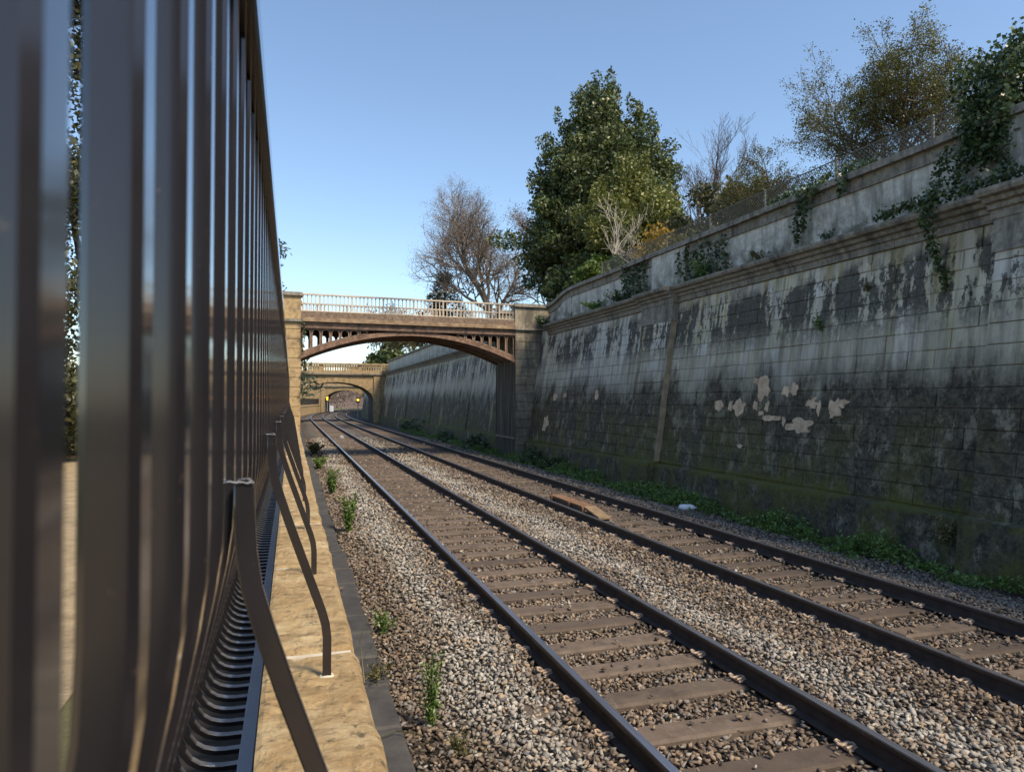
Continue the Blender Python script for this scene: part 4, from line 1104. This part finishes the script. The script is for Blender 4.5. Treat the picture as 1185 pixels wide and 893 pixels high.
shrub('yellow_shrub', 'autumn yellow shrub beside the pale sapling', (12.3, 22.6, 5.9), heap(12.2, 22.3, 7.2, .6, 1.3, 1.0, 16, .4, 3), 26, .075, MAT['yellow'], 3)
shrub('climber_mound', 'rounded mound of dull green climber right of the evergreen', (15.2, 22.8, 6.1), heap(15.2, 22.8, 7.0, 1.9, 2.2, 3.3, 70, .6, 4), 80, .08, MAT['mound'], 4)
shrub('bramble_bank', 'tangled bank of yellowing bramble behind the chain link fence', (12.0, 19.8, 5.9), heap(11.8, 19.3, 6.8, .5, 2.8, .9, 26, .40, 5), 30, .07, MAT['haw'], 5)
# bare trees
bare_tree('bare_tree', 'large leafless tree with brown twigs behind right end of iron bridge', 'tree', (15.6, 53.5, 6.6), 7.6, .28, 5, 46, [9, 6, 4, 4, 3], 12, MAT['bark_red'], 'leafless trees', up=.25, thick=1.9, first=.15, ratio=.60,
          leaf=(MAT['russet'], 1, .035, .25))
bare_tree('bare_tree', 'leafless tree holding dead russet leaves, nearest the evergreen', 'tree', (18.6, 50.5, 6.6), 5.6, .2, 5, 46, [7, 5, 4, 3, 3], 15, MAT['bark_red'], 'leafless trees', up=.15, thick=1.9, first=.12, ratio=.6,
          leaf=(MAT['russet'], 2, .045, .3))
bare_tree('bare_tree', 'leafless tree with fine upright twigs right of the evergreen', 'tree', (19.2, 30.3, 6.4), 5.2, .14, 5, 34, [6, 4, 4, 3, 2], 18, MAT['bark'], 'leafless trees', up=.45, thick=1.2, ratio=.6)
bare_tree('bare_tree', 'faint low leafless tree showing through the iron bridge railing', 'tree', (15.2, 133, 8.0), 7.0, .25, 4, 42, [7, 5, 4, 3], 31, MAT['bark_red'], 'leafless trees', up=.15, thick=4.0, ratio=.6, leaf=(MAT['russet'], 1, .2, .4))
bare_tree('bare_tree', 'pale leafless tree under the iron arch right of the round evergreen', 'tree', (17.0, 98, 6.6), 4.6, .2, 4, 42, [7, 5, 4, 3], 33, MAT['bark_red'], 'leafless trees', up=.15, thick=3.0, ratio=.6, leaf=(MAT['drygrass'], 2, .12, .4))
bare_tree('hawthorn_tree', 'spreading hawthorn with sparse yellowing leaves above the wall', 'tree', (13.9, 13.6, 6.2), 2.45, .12, 5, 52, [9, 5, 4, 3, 2], 41, MAT['bark'], 'hawthorns above the wall', up=.10, thick=1.0, ratio=.66, first=.2, leaf=(MAT['haw'], 6, .023, .055))
bare_tree('hawthorn_tree', 'smaller hawthorn with dark bare twigs left of spreading hawthorn', 'tree', (13.2, 16.4, 6.1), 1.8, .10, 5, 50, [7, 5, 4, 3, 2], 44, MAT['bark'], 'hawthorns above the wall', up=.10, thick=1.0, ratio=.63, first=.2, leaf=(MAT['haw'], 3, .022, .05))
# small conifer silhouettes
def conifer(name, label, base, h, w_, seed, mat, n=26, size=.16, per=60):
    rr = random.Random(seed); cl_ = []
    for i in range(n):
        f = i/n; z = base[2]+h*(.15+.85*f); rad = w_*(1-f)*.9
        for k in range(max(2, int(7*(1-f)))):
            a = rr.uniform(0, 6.28); q = rad*rr.uniform(.4, 1)
            cl_.append((base[0]+q*math.cos(a), base[1]+q*math.sin(a), z-q*.15, .18*w_+.1, .18*w_+.1, .10*w_+.05))
    return leafy_tree(name, label, 'tree', base, h*.95, .12, cl_, per, size, mat, seed, aspect=.35)
conifer('conifer_tree', 'small dark conifer low behind the large leafless tree', (12.6, 60, 6.6), 6.6, 3.6, 3, MAT['mound'], 18, .13, 30)
conifer('cedar_tree', 'cedar branch tips showing past the top of the black railing', (-3.6, 47, .70), 20.0, 6.0, 6, MAT['cedar'], 26, .16, 16)
# round evergreen beyond the stone bridge
cl = heap(15.4, 116, 6.8, 3.4, 3.2, 5.0, 50, 1.1, 9)
leafy_tree('round_evergreen_tree', 'round dark evergreen tree framed under the iron arch', 'tree', (15.4, 116, 6.4), 4, .3, cl, 13, .32, MAT['evergreen'], 14)
# ivy-clad tree seen between the nearest bars
rr = random.Random(77); cl = []
for i in range(170):
    h = rr.random(); a = rr.uniform(0, 6.28); k = 1.6*math.sqrt(rr.random())
    cl.append((-5.6+k*math.cos(a), 18.5+k*math.sin(a), 1.3+h*13.5, .5, .5, .6))
leafy_tree('ivy_clad_tree', 'tall ivy-clad tree glimpsed through the gap between the nearest bars', 'tree', (-5.6, 18.5, .70), 14, .35, cl, 75, .07, MAT['mound'], 17)
shrub('dark_hedge', 'dark hedge at the foot of the ivy-clad tree behind the railing', (-5.4, 19.5, .70), heap(-5.4, 19.5, 1.0, 1.6, 1.2, 1.5, 30, .5, 19), 40, .09, MAT['evergreen'], 19, cat='hedge')
# distant leafless wood on the hill beyond the last arch
rr = np.random.default_rng(5); Pn = []
for i in range(150):
    x, y = rr.uniform(10, 110), rr.uniform(205, 300); hh = rr.uniform(5, 9)
    q = rr.normal(0, 1, (70, 3))*np.array([2.2, 2.2, hh*.28]) + np.array([x, y, hh*.62])
    Pn.append(q)
tag(leaves('distant_wood', np.concatenate(Pn), .55, MAT['russet'], aspect=.25, up=.8, seed=3), 'hazy brown leafless wood beyond the last arch', 'wood', kind='stuff')

# ------------------------------------------------------------------ ivy and small plants on the wall
def ivy(label, pts, size, dens, seed, base, mat=None, name='ivy_plant'):
    """pts: polyline list of (x,y,z,spread); leaves lie around the stems"""
    t = empty(name, base); tag(t, label, 'ivy' if name == 'ivy_plant' else 'plant')
    rr = np.random.default_rng(seed); Pn = []; m = MB()
    for line in pts:
        a = np.array(line, float)
        m.tube([tuple(q[:3]) for q in a], .006, 4)
        for i in range(len(a)-1):
            L = np.linalg.norm(a[i+1, :3]-a[i, :3]); n = int(dens*L*max(.15, a[i, 3]))
            tt = rr.random(n)[:, None]; sp = a[i, 3]*(1-tt)+a[i+1, 3]*tt
            Pn.append(a[i, :3]*(1-tt)+a[i+1, :3]*tt + rr.normal(0, 1, (n, 3))*sp*np.array([.35, .5, .5]))
    m.build('stems', MAT['bark'], t)
    leaves('foliage', np.concatenate(Pn), size, mat or MAT['ivy'], t, org=base, seed=seed, aspect=.8)
    return t
rr = random.Random(91)
lines = []
for i in range(11):
    y_ = 5.4+rr.random()*3.4; h = 7.1 + .75*rr.random() - .22*max(0, y_-8.2)
    x_ = 10.55+rr.uniform(-.05, .45)
    ln = [(x_+.25, y_, 6.6, .16), (x_+.1, y_+rr.uniform(-.2,.2), h, .30), (x_-.3, y_+rr.uniform(-.2,.3), h-.4, .26), (10.15, y_+rr.uniform(-.2,.3), 6.45, .20), (10.1, y_+rr.uniform(-.1,.2), 5.45+rr.random()*.5, .13)]
    lines.append(ln)
lines.append([(10.1, 8.75, 6.2, .16), (9.85, 8.8, 5.5, .16), (9.62, 8.8, 5.2, .14), (9.75, 8.75, 4.6, .10), (9.95, 8.7, 4.1, .07), (9.93, 8.68, 3.9, .05)])
lines.append([(10.1, 8.3, 5.45, .10), (9.7, 8.5, 5.38, .12), (9.7, 9.2, 5.40, .10), (9.75, 9.9, 5.38, .08)])
lines.append([(9.8, 7.0, 5.42, .10), (9.75, 7.7, 5.42, .12), (9.75, 8.2, 5.40, .10)])
ivy('thick mass of glossy ivy cascading over the wall at the right edge', lines, .034, 1700, 3, (10.3, 8.0, 5.3))
lines = [[(11.0, 11.2, 6.75, .16), (10.7, 11.4, 6.75, .22), (10.3, 11.7, 6.68, .22), (10.1, 12.0, 6.45, .18), (10.12, 12.15, 6.0, .15), (10.15, 12.2, 5.75, .07)],
         [(10.9, 12.1, 6.75, .2), (10.2, 12.3, 6.6, .18), (10.12, 12.35, 6.1, .14), (10.14, 12.4, 5.7, .08), (10.15, 12.45, 5.5, .04)],
         [(10.6, 10.6, 6.68, .12), (10.25, 11.0, 6.62, .15), (10.12, 11.1, 6.4, .12), (10.13, 11.15, 6.15, .06)],
         [(10.9, 12.4, 6.8, .2), (10.5, 13.0, 6.70, .12), (10.4, 13.6, 6.68, .06)]]
ivy('trailing ivy hanging over the parapet below the spreading hawthorn', lines, .042, 1000, 4, (10.3, 12, 5.6))
ivy('dark ivy clothing the parapet pier beside the second pilaster', [[(10.25, 16.8+.35*i, 5.35, .16), (10.25, 16.9+.35*i, 5.8, .18), (10.24, 16.9+.35*i, 6.35-.1*(i % 3), .12)] for i in range(-5, 2)], .040, 900, 6, (10.25, 17, 5.3))
ivy('dark ivy on the parapet just past the second pilaster', [[(10.22, 19.3+.33*i, 5.35, .16), (10.22, 19.3+.33*i, 5.9, .16), (10.24, 19.4+.33*i, 6.45, .12)] for i in range(5)], .045, 800, 7, (10.25, 20, 5.3))
def tuft(label, base, n, h, spread, size, mat, seed, name='wall_plant', cat='plant'):
    rr = random.Random(seed); t = empty(name, base); tag(t, label, cat); m = MB(); Pn = []
    for i in range(n):
        a = rr.uniform(0, 6.28); k = rr.uniform(.2, 1)*spread; hh = h*rr.uniform(.5, 1)
        q = [Vector(base)+Vector((k*f**1.3*math.cos(a)+rr.gauss(0, .01), k*f**1.3*math.sin(a)+rr.gauss(0, .01), hh*f)) for f in (0, .35, .7, 1)]
        m.tube(q, [.005, .004, .003, .002], 4)
        for _ in range(int(10+34*hh)):
            f = rr.uniform(.12, 1)*2.99; i_ = int(f); Pn.append(tuple(q[i_].lerp(q[i_+1], f-i_)+Vector((rr.gauss(0, .025), rr.gauss(0, .025), rr.gauss(0, .02)))))
    m.build('stems', mat, t); leaves('foliage', Pn, size, mat, t, org=base, seed=seed, aspect=.45, up=.3)
    return t
tuft('green weedy tuft growing on the cornice right of the second pilaster', (10.1, 16.0, 5.3), 26, .55, .38, .035, MAT['weed'], 1)
tuft('low weedy tuft on the cornice midway along the near wall', (10.1, 13.6, 5.32), 18, .28, .30, .032, MAT['drygrass'], 2)
tuft('small dark weed on the cornice below the trailing ivy', (10.05, 11.4, 5.32), 12, .20, .22, .03, MAT['ivy'], 3)
tuft('weedy fringe on the cornice near the bridge end of the wall', (10.05, 22.6, 5.3), 26, .35, .55, .05, MAT['weed'], 4)
tuft('weedy fringe on the cornice left of the second pilaster', (10.05, 20.6, 5.3), 30, .42, .6, .045, MAT['ivy'], 5)
tuft('bushy weed on the bridge abutment ledge beside the wall', (9.75, 27.2, 5.15), 26, .5, .40, .05, MAT['ivy'], 6)
tuft('fern-like weed sprouting from the wall face below the black streaks', (9.90, 11.4, 3.55), 16, .34, .22, .028, MAT['weed'], 7)
tuft('tiny weed sprouting from the upper wall face', (9.98, 10.3, 4.15), 8, .22, .12, .025, MAT['drygrass'], 8)
tuft('weeds rooted on the plinth by the nearest pilaster', (9.12, 8.0, .1), 20, .45, .28, .026, MAT['drygrass'], 9)
# ivy on the bridge
ivy('ivy hanging from the left abutment of the iron bridge', [[(XL+.08, 27.45, 5.15, .08), (XL+.12, 27.42, 4.6, .14), (XL+.05, 27.4, 3.9, .08)], [(XL+.1, 27.44, 3.4, .1), (XL+.1, 27.4, 2.9, .08)], [(XL+.05, 27.44, 2.6, .08), (XL+.12, 27.4, 2.1, .12)]], .04, 350, 12, (XL+.08, 27.4, 2.6))
# ground cover at the foot of the wall
rr = np.random.default_rng(8); Pn = []
for i in range(1500):
    y_ = rr.uniform(6.5, 60); c_ = .5+.5*math.sin(y_*1.7+math.sin(y_*.6)*2)
    if rr.random() > .25+.75*c_: continue
    wid = .18+.36*c_; x_ = 8.78 + rr.normal(0, wid*.5); hh = (.06+.16*c_)*max(.2, 1-abs(x_-8.85)/.9)*rr.uniform(.6, 1.4)
    n = 55 if y_ < 25 else 26
    Pn.append(np.stack([x_+rr.normal(0, .085, n), y_+rr.normal(0, .10, n), -.27+hh*rr.random(n)*1.5+.01], 1))
Pn = np.concatenate(Pn); Pn = Pn[Pn[:, 0] < 9.22]
tag(leaves('ground_weeds', Pn, .034, MAT['weed'], aspect=.5, seed=6), 'bright green strip of weeds along the foot of the retaining wall', 'weeds', kind='stuff')
for i, (x_, y_, rx, ry, rz, lb) in enumerate([(9.0, 26.3, .3, 1.0, .55, 'dark bramble bush at wall foot right of the bridge abutment'), (9.05, 23.8, .25, 1.2, .42, 'second dark bramble bush further from the bridge abutment'),
        (8.9, 34.5, .4, 1.8, .6, 'brown-green bramble bush at wall foot just beyond iron bridge'), (8.9, 41, .4, 3.2, .5, 'low bramble bank along the wall seen through the arch'), (9.0, 55, .5, 5.0, 1.3, 'ivy bank at the wall foot short of the stone bridge')]):
    shrub('bramble_bush', lb, (x_, y_, -.3), heap(x_, y_, -.25, rx, ry, rz, 24, .30, 60+i), 80 if i < 2 else 30, .055 if i < 2 else .09, MAT['ivy'], 60+i)
# weeds on the near side of the ballast
tuft('bushy green weed on the ballast, farthest of the four by the kerb', (1.02, 19.0, -.25), 26, .75, .25, .035, MAT['weed'], 20, 'trackside_weed')
tuft('tall green weed beside the kerb, second farthest', (1.02, 13.4, -.25), 26, .75, .20, .03, MAT['weed'], 21, 'trackside_weed')
tuft('small green weed at the kerb edge midway along', (.92, 7.5, -.25), 14, .30, .14, .02, MAT['weed'], 22, 'trackside_weed')
tuft('tall feathery green weed nearest the camera on the ballast', (1.0, 5.25, -.24), 17, .62, .11, .016, MAT['weed'], 23, 'trackside_weed')
tuft('low weed growing on the kerb slabs near the nearest strut', (.72, 6.2, -.18), 12, .16, .28, .018, MAT['drygrass'], 24, 'trackside_weed')
tuft('yellow-green weed at the ballast edge in the bottom foreground', (1.12, 4.75, -.23), 9, .16, .12, .018, MAT['drygrass'], 25, 'trackside_weed')
tuft('straggling weeds far along the kerb before the bridge', (.95, 26, -.25), 22, .5, .4, .05, MAT['weed'], 26, 'trackside_weed')
tuft('straggling weeds beside the track under the iron bridge', (1.0, 33, -.25), 26, .6, .5, .06, MAT['drygrass'], 27, 'trackside_weed')
m = MB(); t = empty('dry_stem', (.66, 6.4, -.17)); tag(t, 'arching dry yellow stem over the dark kerb slabs', 'stem')
m.tube([(.60, 6.1, -.17), (.58, 6.3, .12), (.68, 6.55, .30), (.86, 6.75, .36), (1.0, 6.9, .34)], [.006, .005, .004, .003, .002], 5); m.build('stalk', MAT['drygrass'], t)
m = MB()
for k in range(7): m.tube([(.6+.06*k, 6.15+.1*k, .0+.05*k), (.62+.07*k, 6.12+.1*k, .08+.05*k), (.66+.08*k, 6.05+.1*k, .10+.05*k)], .002, 3)
m.build('side_twigs', MAT['drygrass'], t)
m = MB(); m.tube([(.52, 5.0, -.15), (.72, 5.08, -.135), (.86, 5.0, -.14), (.95, 4.85, -.18)], [.003, .005, .004, .003], 5)
tag(m.build('fallen_twig', MAT['drygrass']), 'thin fallen twig lying across the dark kerb slabs', 'twig')

# ------------------------------------------------------------------ objects on the tracks
g = empty('rusty_trough', (5.55, 14.4, -.17)); tag(g, 'rusty metal and timber trough lying between the rails of the farther track', 'track fitting')
m = MB(); m.hexa([(5.84,12.95,-.165),(6.10,12.95,-.165),(6.10,13.7,-.06),(5.84,13.7,-.06),(5.84,12.95,-.125),(6.10,12.95,-.125),(6.10,13.72,-.01),(5.84,13.72,-.01)]); m.build('ramp', MAT['rusty_pale'], g)
m = MB(); m.box(5.82, 6.12, 13.75, 14.45, -.06, -.015); m.build('top_plate', MAT['rusty'], g)
m = MB(); m.box(5.83, 6.11, 14.50, 15.7, -.07, -.02); m.build('top_plate', MAT['rusty'], g)
for y_ in (13.72, 14.47, 15.55):
    MB().box(5.79, 5.84, y_-.05, y_+.05, -.17, -.03).build('bracket', MAT['rusty'], g); MB().box(6.10, 6.15, y_-.05, y_+.05, -.17, -.03).build('bracket', MAT['rusty'], g)
for xx in (5.86, 6.06): MB().box(xx, xx+.03, 13.8, 15.6, -.16, -.072).build('side_plate', MAT['under'], g)
# crumpled white bottle
m = MB(); prof = [(0,.03),(.03,.075),(.10,.095),(.18,.088),(.23,.098),(.30,.085),(.345,.05),(.37,.028),(.40,.028),(.402,0.001)]
secs = []
for d, r0 in prof: secs.append([(8.22+d*.9, 13.95-d*.35+ r0*math.cos(a)*.9+.006*math.sin(5*a+d*40), -.175+r0*math.sin(a)*.8) for a in [2*math.pi*i/14 for i in range(14)]])
m.loft(secs); b = m.build('plastic_bottle', MAT['plastic'], smooth=True); tag(b, 'crumpled white plastic bottle on the gravel beyond the farther track', 'bottle')
m = MB(); m.box(2.86, 3.12, 44.8, 45.1, -.2, -.02); m.box(2.9, 3.08, 44.75, 44.8, -.16, -.05)
m.hexa([(2.88,44.82,-.02),(3.1,44.82,-.02),(3.1,45.08,-.02),(2.88,45.08,-.02),(2.92,44.86,.02),(3.06,44.86,.02),(3.06,45.04,.02),(2.92,45.04,.02)])
tag(m.build('track_box', MAT['grey']), 'small grey equipment box between the rails of the nearer track', 'box')
for i, (x_, y_) in enumerate([(.62, 9.1), (.5, 8.95), (1.15, 7.9), (.97, 6.6)]):
    m = MB(); m.add([(x_-.035,y_-.02,-.14),(x_,y_-.03,-.13),(x_+.035,y_,-.125),(x_+.01,y_+.03,-.135),(x_-.02,y_+.022,-.128)], [(0,1,2,3,4)])
    tag(m.build('fallen_leaf', MAT['rusty']), ['orange fallen leaf on the dark kerb slabs, right of a pair', 'orange fallen leaf on the dark kerb slabs, left of a pair', 'orange fallen leaf lying on the brown ballast', 'orange fallen leaf at the kerb edge'][i], 'leaf')
# ------------------------------------------------------------------ signals
def signal(x, y, zl, label, two, boxed):
    p = P(0, y, 0); t = empty('railway_signal', (x, y, -.2)); tag(t, label, 'signal', 'lit railway signals')
    m = MB(); m.tube([(x, y, -.25), (x, y, zl)], .07, 8); m.build('post', MAT['grey'], t)
    m = MB(); m.box(x-.24, x+.24, y-.05, y+.15, zl-.45, zl+(.75 if two else .4)); h = m.build('signal_head', MAT['black'], t)
    for dz in ((.0, .42) if two else (.0,)):
        m = MB(); m.tube([(x, y-.07, zl+dz), (x, y-.13, zl+dz)], .15, 14); m.build('lens', MAT['amber'], h)
        m = MB(); m.tube([(x, y-.06, zl+dz+.02), (x, y-.32, zl+dz+.02)], [.19, .19], 14, caps=False); m.build('hood', MAT['black'], h)
signal(9.25, 105, 2.25, 'railway signal with one lit amber lamp, right of tracks in the arch', False, False)
signal(7.0, 149, 2.35, 'railway signal with two lit amber lamps, left of the single-lamp signal', True, True)
m = MB(); m.box(7.5, 8.3, 149.5, 150, -.25, 1.05); m.box(7.44, 8.36, 149.45, 150.05, 1.05, 1.13); m.box(7.56, 8.24, 149.46, 149.5, -.1, .95)
tag(m.build('equipment_cabinet', MAT['plastic']), 'small white trackside cabinet beside the two-lamp signal', 'cabinet')
